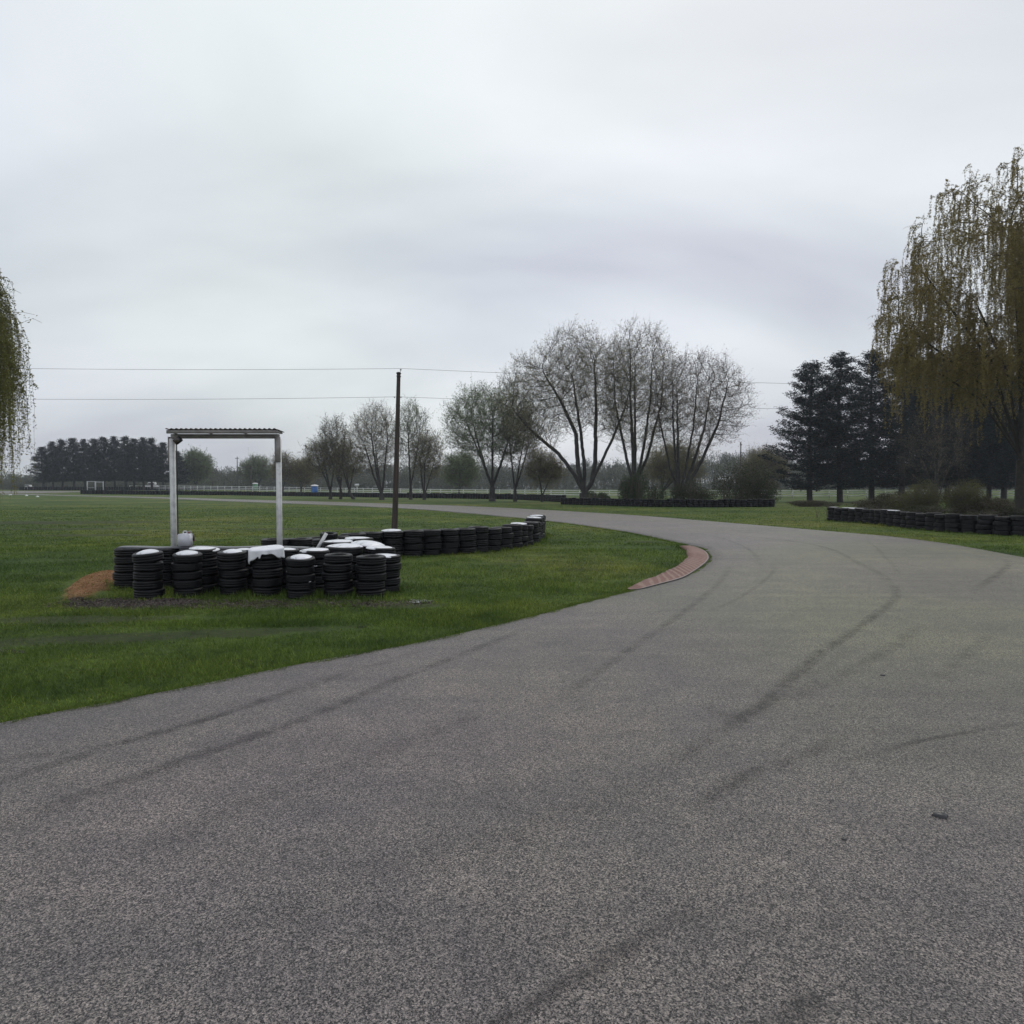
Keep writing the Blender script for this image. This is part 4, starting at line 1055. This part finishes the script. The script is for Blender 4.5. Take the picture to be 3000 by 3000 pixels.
# ---- willows
BAREFRAC = .80
LEAFN = 90
def willow(px, D, top, lo, seed, rx, label, leaf, nstrand, hang, boughs, leaf_size, ryy=.9, cz=.55, lim=None, trunk_r=.5, zb=.28):
    loc, h, k = tree_at(px, D, top); rng = np.random.default_rng(seed)
    t = empty('willow_tree', loc); tag(t, label, 'tree', 'weeping willows')
    nodes = [np.zeros(3)]; par = [-1]; limb(nodes, par, 0, [(0, 0, h * .16)], .4); f = len(nodes) - 1
    for q, (dx, dy, dz) in enumerate(boughs):
        limb(nodes, par, f, [(dx * .35, dy * .35, h * .16 + (dz - h * .16) * .55), (dx, dy, dz)], .4)
    att = ell_points(rng, 1100, (0, 0, h * cz), (rx, rx * ryy, h * (1 - cz) * .97), .4, -.55)
    P, par = colonize(nodes, par, att, .42, h * .3, .75, 80, rng, .1)
    r, kids = radii(P, par, .014); r *= min(1, trunk_r / r[0])
    i = np.arange(1, len(P)); pa = par[i]; b = MB(); ra = np.minimum(r[pa], r[i] * 1.35)
    big = r[i] > .05; b.tubes(P[pa[big]], P[i[big]], ra[big], r[i[big]], 8); b.tubes(P[pa[~big]], P[i[~big]], ra[~big], r[i[~big]], 4)
    b.tubes([(0, 0, -.3)], [(0, 0, .1)], r[1] * 1.5, r[1] * 1.2, 10)
    b.build('trunk', M['willow_bark'], t, smooth=True)
    cand = i[(r[i] < .06) & (P[i][:, 2] > h * zb)]
    if lim is not None: cand = cand[lim(P[cand])]
    o = rng.choice(cand, nstrand); st = P[o] + rng.normal(size=(nstrand, 3)) * .15
    out = st[:, :2] / (np.linalg.norm(st[:, :2], axis=1, keepdims=True) + .1)
    L = rng.uniform(*hang, nstrand) * rng.uniform(.6, 1.1, nstrand); L = np.minimum(L, st[:, 2] - h * np.where(rng.random(nstrand) < BAREFRAC, rng.uniform(.24, .50, nstrand), .08)); L = np.maximum(L, .35)
    seg = 9; s = np.linspace(0, 1, seg + 1)
    bulge = rng.uniform(.15, .75, nstrand)
    lift = rng.uniform(.05, .45, nstrand)
    ang = rng.normal(size=nstrand) * .7; od = np.stack([out[:, 0] * np.cos(ang) - out[:, 1] * np.sin(ang), out[:, 0] * np.sin(ang) + out[:, 1] * np.cos(ang)], 1)
    sway = rng.normal(size=(nstrand, 2)) * .12
    pts = np.zeros((nstrand, seg + 1, 3))
    g = 1 - np.exp(-s * 7)
    pts[..., :2] = st[:, None, :2] + od[:, None] * (bulge[:, None] * g[None])[..., None] + sway[:, None] * (s[None, :, None] ** 1.5)
    pts[..., 2] = st[:, None, 2] + lift[:, None] * np.sin(np.clip(s * 6, 0, math.pi))[None] - L[:, None] * (s ** 1.25)[None]
    pts[..., :2] += rng.normal(size=(nstrand, seg + 1, 2)) * .025
    c = MB(); A = pts[:, :-1].reshape(-1, 3); B_ = pts[:, 1:].reshape(-1, 3); rs = np.tile(np.linspace(.008, .004, seg), nstrand); c.tubes(A, B_, rs, rs * .85, 3)
    nl = LEAFN; f = rng.random((nstrand, nl)) ** .9 * seg; fi = np.minimum(f.astype(int), seg - 1); ff = (f - fi)[..., None]; rows = np.arange(nstrand)[:, None]
    lp = pts[rows, fi] * (1 - ff) + pts[rows, fi + 1] * ff + rng.normal(size=(nstrand, nl, 3)) * .035
    V, F = leaf_tris(lp.reshape(-1, 3), leaf_size * rng.uniform(.6, 1.25, nstrand * nl), rng, 0, .28); c.add(V, [F])
    # short upper shoots
    o = rng.choice(cand, nstrand // 2); d = rng.normal(size=(len(o), 3)); d[:, 2] = np.abs(d[:, 2]) + .2; d /= np.linalg.norm(d, axis=1, keepdims=True)
    e = P[o] + d * rng.uniform(.3, .8, (len(o), 1)); e2 = e + d * np.array([.4, .4, -.3]); c.tubes(np.concatenate([P[o], e]), np.concatenate([e, e2]), .009, .006, 3)
    q = rng.integers(0, len(o), len(o) * 12); V, F = leaf_tris(P[o][q] + (e[q] - P[o][q]) * rng.random((len(q), 1)) + rng.normal(size=(len(q), 3)) * .08, leaf_size, rng, 0, .3); c.add(V, [F])
    V = np.concatenate(c.V); quads = np.concatenate(c.F[4]); tris = np.concatenate(c.F[3])
    me = mesh_np('crown', V, [quads, tris], [M['willow_twig'], M[leaf]], False)
    me.polygons.foreach_set('material_index', np.concatenate([np.zeros(len(quads), np.int32), np.ones(len(tris), np.int32)])); link('crown', me, t)
    return t
willow(2992, 42.5, 455, 0, 61, 8.8, 'large brown-olive weeping willow at the right picture edge', 'willow', 3300, (1.2, 4.8),
       [(-8.0, -.5, 10.4), (-7.2, 1, 12.4), (-5.0, 1.5, 15.0), (-2.5, -2, 17.5), (1, 2, 18.5), (4, -1, 15), (6, 1, 11), (-1, 3, 14)], .135, .85, .58, None, .52, .36)
BAREFRAC = .25
willow(-250, 30, 560, 0, 62, 4.6, 'yellow-green weeping willow strands at the left picture edge', 'willow2', 1500, (3.0, 6.6),
       [(4.1, -.3, 8.0), (2.9, 1.2, 10.5), (1, -1.6, 12.0), (-2, 1, 11), (-4, 0, 9), (3.4, -1.5, 7.4)], .12, .8, .60, None, .42, .42)

# ---- bushes and undergrowth
def bush(name, px, D, top, lo, hi, seed, leaf, label, n=9000, size=.16, lobes=6, group=None, depth=1.0, twigc='twig', cat='bush'):
    loc, h, k = tree_at(px, D, top); rng = np.random.default_rng(seed); x0_, x1_ = (lo - px) / k, (hi - px) / k; w = (x1_ - x0_) / 2; cx = (x0_ + x1_) / 2
    t = empty(name, loc); tag(t, label, cat, group)
    L = []
    for q in range(lobes):
        u = rng.uniform(-1, 1); hh = h * (1 - .45 * u * u) * rng.uniform(.75, 1.0)
        L.append((cx + u * w * .72, rng.uniform(-.5, .5) * w * depth, hh * .5, w * rng.uniform(.28, .5), w * .4 * depth, hh * .5))
    ns = 170; a = rng.uniform(0, 6.28, ns); pick = rng.integers(0, lobes, ns); LL = np.array(L)
    foot = np.stack([LL[pick, 0] * .75 + rng.normal(size=ns) * w * .06, LL[pick, 1] * .6, np.full(ns, -.1)], 1)
    p = rng.normal(size=(ns, 3)); p /= np.linalg.norm(p, axis=1, keepdims=True); p[:, 2] = np.abs(p[:, 2]) * .9 + .05
    tip = LL[pick, :3] + p * LL[pick, 3:6] * 1.05
    s = np.linspace(0, 1, 5)[None, :, None]; pts = foot[:, None] + (tip - foot)[:, None] * s; pts[..., 2] += (h * .18 * np.sin(s[..., 0] * math.pi)); pts[:, 1:-1] += rng.normal(size=(ns, 3, 3)) * .08
    b = MB(); rs = np.tile(np.linspace(.035, .008, 4), ns); b.tubes(pts[:, :-1].reshape(-1, 3), pts[:, 1:].reshape(-1, 3), rs, rs * .7, 4); b.build('stems', M[twigc], t)
    pick = rng.integers(0, lobes, n); p = rng.normal(size=(n, 3)); p /= np.linalg.norm(p, axis=1, keepdims=True); p *= rng.random((n, 1)) ** .42
    C = LL[pick, :3] + p * LL[pick, 3:6]
    # clumpy: keep leaves where a coarse noise is high
    keep = vnoise(C[:, 0] * 1.6 + 7, C[:, 2] * 1.6 + C[:, 1], seed) + .25 * rng.random(n) > .34
    C = C[keep & (C[:, 2] > .02)]
    V, F = leaf_tris(C, size * rng.uniform(.5, 1.3, len(C)), rng, 0, .4)
    link('leaves', mesh_np('leaves', V, [F], M[leaf], False), t)
    return t
GB = 'bushes behind the tire walls'
bush('bush', 1850, 73, 1362, 1790, 1950, 71, 'bushgreen', 'dark green round bush under the tallest bare tree', 15000, .13, 7, GB)
bush('bush', 1745, 80, 1432, 1700, 1800, 72, 'bushgreen', 'low green bush at the foot of the broad bare tree', 5000, .13, 4, GB)
bush('bush', 2165, 73, 1328, 2060, 2280, 73, 'bush', 'large dark bush between the bare trees and the pines', 20000, .14, 9, GB)
bush('bush', 2010, 74, 1392, 1940, 2090, 74, 'bush', 'mid-height dark bush around the reddish tree stems', 10000, .13, 6, GB)
bush('bush', 2740, 47, 1370, 2640, 2880, 75, 'budolive', 'tall olive bush behind the right-hand tire wall', 20000, .10, 8, GB)
bush('bush', 2600, 50, 1420, 2520, 2700, 76, 'brush', 'low olive-brown brush at the left of the tall olive bush', 11000, .09, 7, GB)
bush('bush', 2900, 45, 1440, 2820, 3050, 77, 'brush', 'reddish-brown brush behind the right end of the tire wall', 11000, .09, 7, GB)
bush('bush', 2380, 70, 1462, 2270, 2480, 78, 'brush', 'low dry brush in front of the leftmost tall pines', 7000, .09, 8, GB, .3)
bush('bush', 2650, 44, 1462, 2500, 2800, 79, 'bush', 'low dark brush directly behind the right-hand tire wall', 9000, .08, 9, GB, .25)
bush('bush', 2930, 38, 1475, 2820, 3080, 80, 'bush', 'low dark brush behind the nearest right-hand tires', 7000, .08, 7, GB, .25)
loc, h, k = tree_at(2745, 66, 1190)
bare_tree('bare_tree', 81, h, [[(0, 0, .8)]] + [(1, [(a * .4, q * .4, h * .35), (a, q, h * .62)]) for a, q in ((-2.2, .4), (-.9, -.6), (.6, .5), (2.1, -.3))],
    [(0, 0, h * .6, 3.6, 2.6, h * .4, 1)], 170, .16, 'budred', .5, .08, 'small reddish bare tree in front of the pines under the willow', loc, 0, GT, twig_n=0, twig_len=.8, twig_r=.008, step=.35)
# sapling twigs at the left end of the right wall
def sapling(px, D, top, seed, label):
    loc, h, k = tree_at(px, D, top); rng = np.random.default_rng(seed); t = empty('sapling', loc); tag(t, label, 'sapling', 'bare saplings by the right tire wall')
    b = MB(); c = MB()
    for q in range(4):
        a = rng.uniform(0, 6.28); e = np.array([math.cos(a) * h * .28, math.sin(a) * .3, h * rng.uniform(.7, 1)]); m_ = e * .5 + np.array([0, 0, .1])
        b.tubes([(0, 0, -.05), m_], [m_, e], [.014, .009], [.009, .004], 4)
        for w in range(5):
            p = m_ + (e - m_) * rng.random(); c.tubes([p], [p + rng.normal(size=3) * np.array([.12, .12, .08]) + np.array([0, 0, .12])], .005, .002, 3)
    b.build('stem', M['twig'], t); c.build('twigs', M['twig'], t)
sapling(2395, 43, 1478, 91, 'leftmost bare sapling left of the right-hand tire wall'); sapling(2425, 42, 1484, 92, 'bare sapling nearest the left end of the right-hand tire wall')

# ---- distant woods: one continuous mass beyond the track
def woods():
    rng = np.random.default_rng(77); C = []; S = []; ta, tb_, tr = [], [], []
    def add(px, D, top, w, n):
        loc, h, k = tree_at(px, D, top); h = max(h, 2.5)
        for q in range(4):
            pass
        nl = rng.integers(4, 8); cs = np.stack([rng.normal(size=nl) * w * .35, rng.normal(size=nl) * w * .3, h * rng.uniform(.35, .82, nl)], 1); rs = w * rng.uniform(.25, .5, nl)
        pick = rng.integers(0, nl, n); p = rng.normal(size=(n, 3)); p /= np.linalg.norm(p, axis=1, keepdims=True); p *= rng.random((n, 1)) ** .5
        c = cs[pick] + p * rs[pick, None] * np.array([1, 1, .9]); c[:, 2] = np.clip(c[:, 2], .3, h); C.append(c + np.array(loc)); S.append(np.full(n, D / 480))
        # stems
        for q in range(rng.integers(2, 4)):
            e = np.array([rng.normal() * w * .3, rng.normal() * w * .2, h * rng.uniform(.6, .9)]); m_ = e * np.array([.3, .3, .5])
            ta.extend([np.array(loc), np.array(loc) + m_]); tb_.extend([np.array(loc) + m_, np.array(loc) + e]); tr.extend([.22, .12])
    prof = lambda px: np.interp(px, [-400, 0, 60, 110, 240, 350, 520, 640, 760, 860, 930, 1100, 1300, 1500, 1700, 1900, 2050, 2130, 2230, 2300, 2600, 3000, 3500],
                                [1400, 1392, 1385, 1368, 1395, 1375, 1366, 1352, 1358, 1352, 1352, 1350, 1340, 1345, 1345, 1335, 1315, 1305, 1300, 1330, 1380, 1380, 1380])
    for px in np.arange(-1500, 4300, 14):
        for D, dy in ((330, 0), (300, 14), (270, 30)):
            p = px + rng.uniform(-9, 9)
            add(p, D + rng.uniform(-10, 10), prof(p) + dy + rng.uniform(-7, 14), rng.uniform(6, 9), 520 if D < 320 else 800)
    # understory
    for px in np.arange(-1500, 4300, 10):
        D = 262 + rng.uniform(-5, 5); loc, h, k = tree_at(px, D, 1412 + rng.uniform(-8, 6)); n = 420
        c = np.stack([rng.normal(size=n) * 2.2, rng.normal(size=n) * 2, rng.random(n) * max(h, 1.5)], 1); C.append(c + np.array(loc)); S.append(np.full(n, .5))
    C = np.concatenate(C); S = np.concatenate(S); b = MB(); V, F = leaf_tris(C, S * rng.uniform(.5, 1.2, len(C)) * 1.0, rng, 0, .4)
    tv, tf = tube_arr(np.array(ta), np.array(tb_), np.array(tr), np.array(tr) * .6, 4)
    me = mesh_np('distant_woods', np.concatenate([V, tv]), [F, tf + len(V)], [M['wood'], M['bark']], False)
    me.polygons.foreach_set('material_index', np.concatenate([np.zeros(len(F), np.int32), np.ones(len(tf), np.int32)]))
    tag(link('distant_woods', me), 'hazy mass of spring woodland along the horizon', 'woods', kind='stuff')
woods()

# ------------------------------------------------------------------ fence, toilets, far poles and small things
def fence():
    pts = [(X(380, 215), 215), (X(700, 190), 190), (X(1000, 168), 168), (X(1300, 150), 150), (X(1650, 136), 136), (X(2000, 128), 128), (X(2300, 122), 122), (X(2600, 118), 118), (X(3060, 114), 114)]
    P = along(pts, 3.0); f = empty('rail_fence', (P[0][0], P[0][1], 0)); tag(f, 'long white three-rail fence behind the trees', 'fence'); o = np.array([P[0][0], P[0][1], 0])
    Z = terrain(P[:, 0], P[:, 1]); b = MB(); b.box((0, 0, .72), (.14, .14, 1.5), None, .01); pm = b.mesh('post', M['fence'])
    for (x, y), z in zip(P, Z): link('post', pm, f, (x - o[0], y - o[1], z))
    for hh in (.45, .88, 1.32):
        b = MB(); A = np.stack([P[:, 0], P[:, 1], Z + hh], 1) - o
        for p, q in zip(A[:-1], A[1:]):
            d = q - p; L = float(np.linalg.norm(d)); b.box((p + q) / 2 + np.array([0, -.09, 0]), (L, .03, .15), (0, -math.asin(d[2] / L), math.atan2(d[1], d[0])))
        b.build('rail', M['fence'], f)
fence()
def toilet(px, D, ybot, m, label, roofm):
    x = X(px, D); z = ZT(x, D); t = empty('portable_toilet', (x, D, z)); tag(t, label, 'toilet', 'portable toilets by the fence')
    b = MB(); b.box((0, 0, 1.06), (1.15, 1.15, 2.0), None, .05); b.box((0, 0, .06), (1.25, 1.25, .12)); b.build('cabin', m, t)
    b = MB(); b.box((-.02, -.59, 1.0), (.72, .03, 1.75), None, .01); d = b.build('door', m, t)
    b = MB(); b.box((.27, -.615, 1.0), (.05, .03, .14)); b.build('handle', M['black'], d)
    b = MB(); b.lathe([(.86, 2.04), (.82, 2.14), (.55, 2.30), (.1, 2.36)], k=4 * 6); b.build('roof', roofm, t)
toilet(922, 146, 1440, M['blue'], 'blue portable toilet with white roof by the fence', M['offw'])
toilet(748, 205, 1430, M['green'], 'pale green portable toilet seen beside the right shelter post', M['offw'])
def flag_stand(px0, px1, D, ytop, label):
    x0_, x1_ = X(px0, D), X(px1, D); z = ZT(x0_, D); t = empty('flag_stand', (x0_, D, z)); tag(t, label, 'stand'); w = x1_ - x0_; h = hat(ytop, D) - z
    for a, y in ((0, 0), (w * .72, 0), (w * .3, 2), (w, 2)):
        b = MB(); b.box((a, y, h / 2), (.16, .16, h)); b.build('post', M['steel'], t)
    b = MB(); b.box((w * .36, 0, h - .06), (w * .8, .14, .14)); b.box((w * .66, 2, h - .2), (w * .75, .14, .14)); b.box((w * .85, 1, h - .13), (.12, 2.0, .12)); b.build('beam', M['steel'], t)
    b = MB(); b.box((w * .36, .02, h * .42), (w * .72, .1, .12)); b.build('rail', M['steel'], t)
flag_stand(256, 288, 165, 1410, 'small white frame shelter in front of the pine grove')
def far_pole(px, D, ytop, label, cross=False):
    x = X(px, D); z = ZT(x, D); h = hat(ytop, D) - z; t = empty('utility_pole', (x, D, z)); tag(t, label, 'pole', 'far utility poles')
    b = MB(); b.tubes([(0, 0, -.2)], [(0, 0, h)], .2, .13, 8); b.build('shaft', M['pole'], t, smooth=True)
    b = MB(); b.box((0, -.15, h - .6), (1.5 if cross else .5, .15, .18)); b.build('crossarm', M['pole'], t)
far_pole(696, 250, 1338, 'hazy far utility pole near the middle of the shelter opening', True); far_pole(736, 215, 1366, 'thin dark far pole left of the green toilet')
far_pole(2169, 160, 1296, 'far pole top above the large dark bush')
far_pole(624, 235, 1408, 'shortest far post above the left dark tire wall'); far_pole(657, 235, 1411, 'short far post right of the shortest one')
def sign_post(px, D, ytop, label):
    x = X(px, D); z = ZT(x, D); h = hat(ytop, D) - z; t = empty('marker_post', (x, D, z)); tag(t, label, 'post')
    b = MB(); b.box((0, 0, h / 2), (.16, .16, h)); b.build('post', M['offw'], t)
    b = MB(); b.box((0, -.1, h - .3), (.9, .06, .55), None, .02); b.build('panel', M['offw'], t)
sign_post(1046, 140, 1417, 'white marker post with a small panel left of the double tree')
def boxcar(px, D, w, h_, label, name, m='offw'):
    x = X(px, D); z = ZT(x, D); t = empty(name, (x, D, z)); tag(t, label, name.replace('_', ' '))
    b = MB(); b.box((0, 0, h_ * .35), (w, 1.7, h_ * .5), None, .15); b.build('body', M[m], t)
    b = MB(); b.box((.1, 0, h_ * .78), (w * .6, 1.5, h_ * .4), None, .15); b.build('cab', M[m], t)
    b = MB(); b.box((.1, -.77, h_ * .78), (w * .5, .02, h_ * .24)); b.build('window', M['black'], t)
    for s in (-1, 1):
        b = MB(); b.tubes([(s * w * .32, -.88, .32)], [(s * w * .32, -.7, .32)], .32, .32, 12); b.build('wheel', M['black'], t)
boxcar(445, 236, 4.0, 2.6, 'white van parked behind the pine trunks', 'van'); boxcar(82, 236, 3.0, 1.7, 'small white car beyond the left end of the far tires', 'car')
for px, py, lab in ((30, 1450, 'leftmost white marker on the grass edge'), (78, 1452.5, 'middle white marker on the grass edge'), (110, 1455.5, 'rightmost of the three white markers on the grass edge')):
    x, y = G(px, py); b = MB(); b.lathe([(.26, 0), (.24, .1), (.15, .2), (.02, .24)], k=12); o = b.build('marker_dome', M['offw'], loc=(x, y, ZT(x, y) - .03), smooth=True); tag(o, lab, 'marker', 'white track markers')
# small lost clod and leaf on the asphalt
for (px, py, s, lab) in ((2757, 2393, .028, 'small dark clod on the asphalt, lower right'), (2587, 1980, .018, 'tiny dark leaf on the asphalt past the middle'), (2474, 2461, .010, 'tiny dark pebble left of the clod')):
    x, y = G(px, py); b = MB(); b.lathe([(s, 0), (s * .9, s * .35), (s * .4, s * .6), (.001, s * .62)], k=9)
    V = np.concatenate(b.V); V[:, 0] *= 1.5; V[:, :2] *= (1 + .25 * np.sin(3 * np.arctan2(V[:, 1], V[:, 0])))[:, None]
    o = link('clod', mesh_np('clod', V, [np.concatenate(v) for v in b.F.values()], M['black']), loc=(x, y, .001)); tag(o, lab, 'debris')
# puddles
def puddle(px, py, rx, ry, seed):
    x, y = G(px, py); a = np.linspace(0, 2 * math.pi, 60)[:-1]; f = 1 + .25 * np.sin(3 * a + seed) + .15 * np.sin(5 * a + 2 * seed) + .1 * np.sin(9 * a)
    z = float(ground_z(np.array(x), np.array(y))) + .008
    V = np.concatenate([[[x, y, z]], np.stack([x + rx * f * np.cos(a), y + ry * f * np.sin(a), np.full(59, z)], 1)])
    F = np.array([[0, i + 1, (i + 1) % 59 + 1] for i in range(59)]); tag(link('puddle', mesh_np('puddle', V, [F], M['water'])), kind='structure')
PUD = [(1228, 1759, .16, .16, 1), (20, 1903, .2, .10, 2), (1060, 1832, .07, .03, 5)]
for q in PUD: puddle(*q)

# ------------------------------------------------------------------ grass blades (uncountable), chips
def grass():
    rng = np.random.default_rng(123); parts = []
    def region(n, ymin, ymax, pw, hh, ww, lim=None):
        lim = lambda x, y: rng.random(len(x)) > sstep(.4, 1.0, (y - ymin) / (ymax - ymin))
        t = rng.random(n); y = ymin + (ymax - ymin) * t ** pw
        u = rng.random(n) * 2.9 - 1.45; kk = rng.random(n) > sstep(.85, 1.45, np.abs(u)); u = u[kk]; y = y[kk]; x = u * (y + .3)
        k = ~in_poly(x, y, ROADPOLY) & ~in_poly(x, y, KERBPOLY) & lim(x, y)
        x, y = x[k], y[k]; n = len(x)
        den = np.ones(n)
        for e in MUD: den *= 1 - .93 * np.clip(ell(x, y, e) * 2.5 + 1.6 * (vnoise(x * 1.5, y * 2.5, 5) - .42), 0, 1)
        for e in (ORANGE, MULCH): den *= 1 - .96 * np.clip(ell(x, y, e) * 5 + 1.2 * (vnoise(x * 4, y * 4, 8) - .3), 0, 1)
        den *= 1 - .6 * np.clip(ell(x, y, LITTER) * 3, 0, 1)
        k = rng.random(n) < den; x, y = x[k], y[k]; n = len(x)
        sk = np.clip((vnoise(x * .22 + 40, y * .8, 21) * .6 + vnoise(x * .9, y * 2.6, 22) * .4 - .60) * 6, 0, 1); kk = rng.random(n) > sk * .8; x, y = x[kk], y[kk]; n = len(x)
        h = hh * rng.uniform(.45, 1.15, n) * (.55 + .9 * vnoise(x * 1.3, y * 1.3, 3)) * (.7 + .6 * vnoise(x * 6, y * 6, 6)); w = ww * rng.uniform(.6, 1.2, n) * (1 + y / 40)
        z = ground_z(x, y) - .004; a = rng.uniform(0, 2 * math.pi, n); la = rng.uniform(0, 2 * math.pi, n); l = h * rng.uniform(.2, 1.0, n)
        B0 = np.stack([x - w * np.cos(a), y - w * np.sin(a), z], 1); B1 = np.stack([x + w * np.cos(a), y + w * np.sin(a), z], 1)
        T = np.stack([x + l * np.cos(la), y + l * np.sin(la), z + h], 1)
        parts.append(np.stack([B0, B1, T], 1).reshape(-1, 3))
    region(640000, 4.6, 15, 1.25, .050, .0035)
    region(540000, 9, 32, 1.2, .065, .0055)
    region(380000, 20, 90, 1.1, .050, .013)
    # fringe hanging over the inner road edge and round the tyres
    seg = RI[(RI[:, 1] > 3) & (RI[:, 1] < 45)]; n = 50000
    q = rng.integers(0, len(seg) - 1, n); f = rng.random((n, 1)); p = seg[q] * (1 - f) + seg[q + 1] * f; d = seg[q + 1] - seg[q]; d /= np.linalg.norm(d, axis=1, keepdims=True)
    nr = np.stack([-d[:, 1], d[:, 0]], 1); off = rng.random((n, 1)) ** 1.6 * .18 + .01 - .10 * vnoise(p[:, 0] * 5, p[:, 1] * 5, 9)[:, None]; p = p + nr * off
    k = ~in_poly(p[:, 0], p[:, 1], KERBPOLY); p = p[k]; n = len(p); h = .05 * rng.uniform(.4, 1.2, n); w = .004 * (1 + p[:, 1] / 25); a = rng.uniform(0, 6.28, n); la = rng.uniform(0, 6.28, n); z = np.maximum(ground_z(p[:, 0], p[:, 1]) - .002, -.03)
    parts.append(np.stack([np.stack([p[:, 0] - w * np.cos(a), p[:, 1] - w * np.sin(a), z], 1), np.stack([p[:, 0] + w * np.cos(a), p[:, 1] + w * np.sin(a), z], 1), np.stack([p[:, 0] + h * .7 * np.cos(la), p[:, 1] + h * .7 * np.sin(la), z + h], 1)], 1).reshape(-1, 3))
    # longer weeds round the stacks
    S = np.array([(x, y, r) for x, y, r in STACKS]); n = 26000; q = rng.integers(0, len(S), n); a = rng.uniform(0, 6.28, n); rr = S[q, 2] + rng.random(n) ** 2 * .16
    x = S[q, 0] + rr * np.cos(a); y = S[q, 1] + rr * np.sin(a); h = rng.uniform(.04, .13, n) * vnoise(x * 3, y * 3, 11) * 1.3; w = .005 * (1 + y / 25); la = rng.uniform(0, 6.28, n); z = ground_z(x, y) - .003
    parts.append(np.stack([np.stack([x - w * np.sin(la), y + w * np.cos(la), z], 1), np.stack([x + w * np.sin(la), y - w * np.cos(la), z], 1), np.stack([x + h * .5 * np.cos(la), y + h * .5 * np.sin(la), z + h], 1)], 1).reshape(-1, 3))
    V = np.concatenate(parts); F = np.arange(len(V)).reshape(-1, 3)
    tag(link('grass', mesh_np('grass', V, [F], M['blades'], False)), 'short green grass growing over the field beside the road', 'grass', kind='stuff')
    print('blades', len(F))
grass()
def chips(e, n, size, m, name, label, seed, grow=1.15):
    rng = np.random.default_rng(seed); c, s = math.cos(e[4]), math.sin(e[4]); a = rng.uniform(0, 6.28, n); r = rng.random(n) ** .5 * grow
    u, v = r * np.cos(a) * e[2], r * np.sin(a) * e[3]; x = e[0] + u * c - v * s; y = e[1] + u * s + v * c
    C = np.stack([x, y, ground_z(x, y) + size * .18], 1); V, F = leaf_tris(C, size * rng.uniform(.4, 1.3, n), rng, .75, .45)
    tag(link(name, mesh_np(name, V, [F], M[m], False)), label, 'ground cover', kind='stuff')
chips(ORANGE, 7000, .024, 'ochip', 'clay_chips', 'orange clay chips heaped at the left end of the tires', 31, .95)
chips(MULCH, 9000, .04, 'mud', 'mulch', 'dark wood mulch at the foot of the leftmost tires', 32)
chips(LITTER, 2600, .045, 'mud', 'dead_leaves', 'dry leaves and straw along the front of the tires', 33)

# ------------------------------------------------------------------ haze
def haze():
    b = MB(); b.box((0, 250, 10.5), (2400, 1300, 29)); me = b.mesh('haze', None)
    m = bpy.data.materials.new('haze'); m.use_nodes = True; nt = m.node_tree; nt.nodes.clear()
    o = N(nt, 'ShaderNodeOutputMaterial'); v = N(nt, 'ShaderNodeVolumePrincipled'); v.inputs['Color'].default_value = (.86, .92, 1, 1); v.inputs['Density'].default_value = HAZE; v.inputs['Anisotropy'].default_value = .2
    nt.links.new(v.outputs[0], o.inputs['Volume']); me.materials.append(m); tag(link('haze', me), kind='stuff')
HAZE = .0004
haze()
d = sorted((math.dist(a[:2], b_[:2]) - a[2] - b_[2], a, b_) for i, a in enumerate(STACKS) for b_ in STACKS[i + 1:])
print('tightest stacks', [round(q[0], 2) for q in d[:6]], [tuple(round(v, 2) for v in q[1][:2] + q[2][:2]) for q in d[:6]])
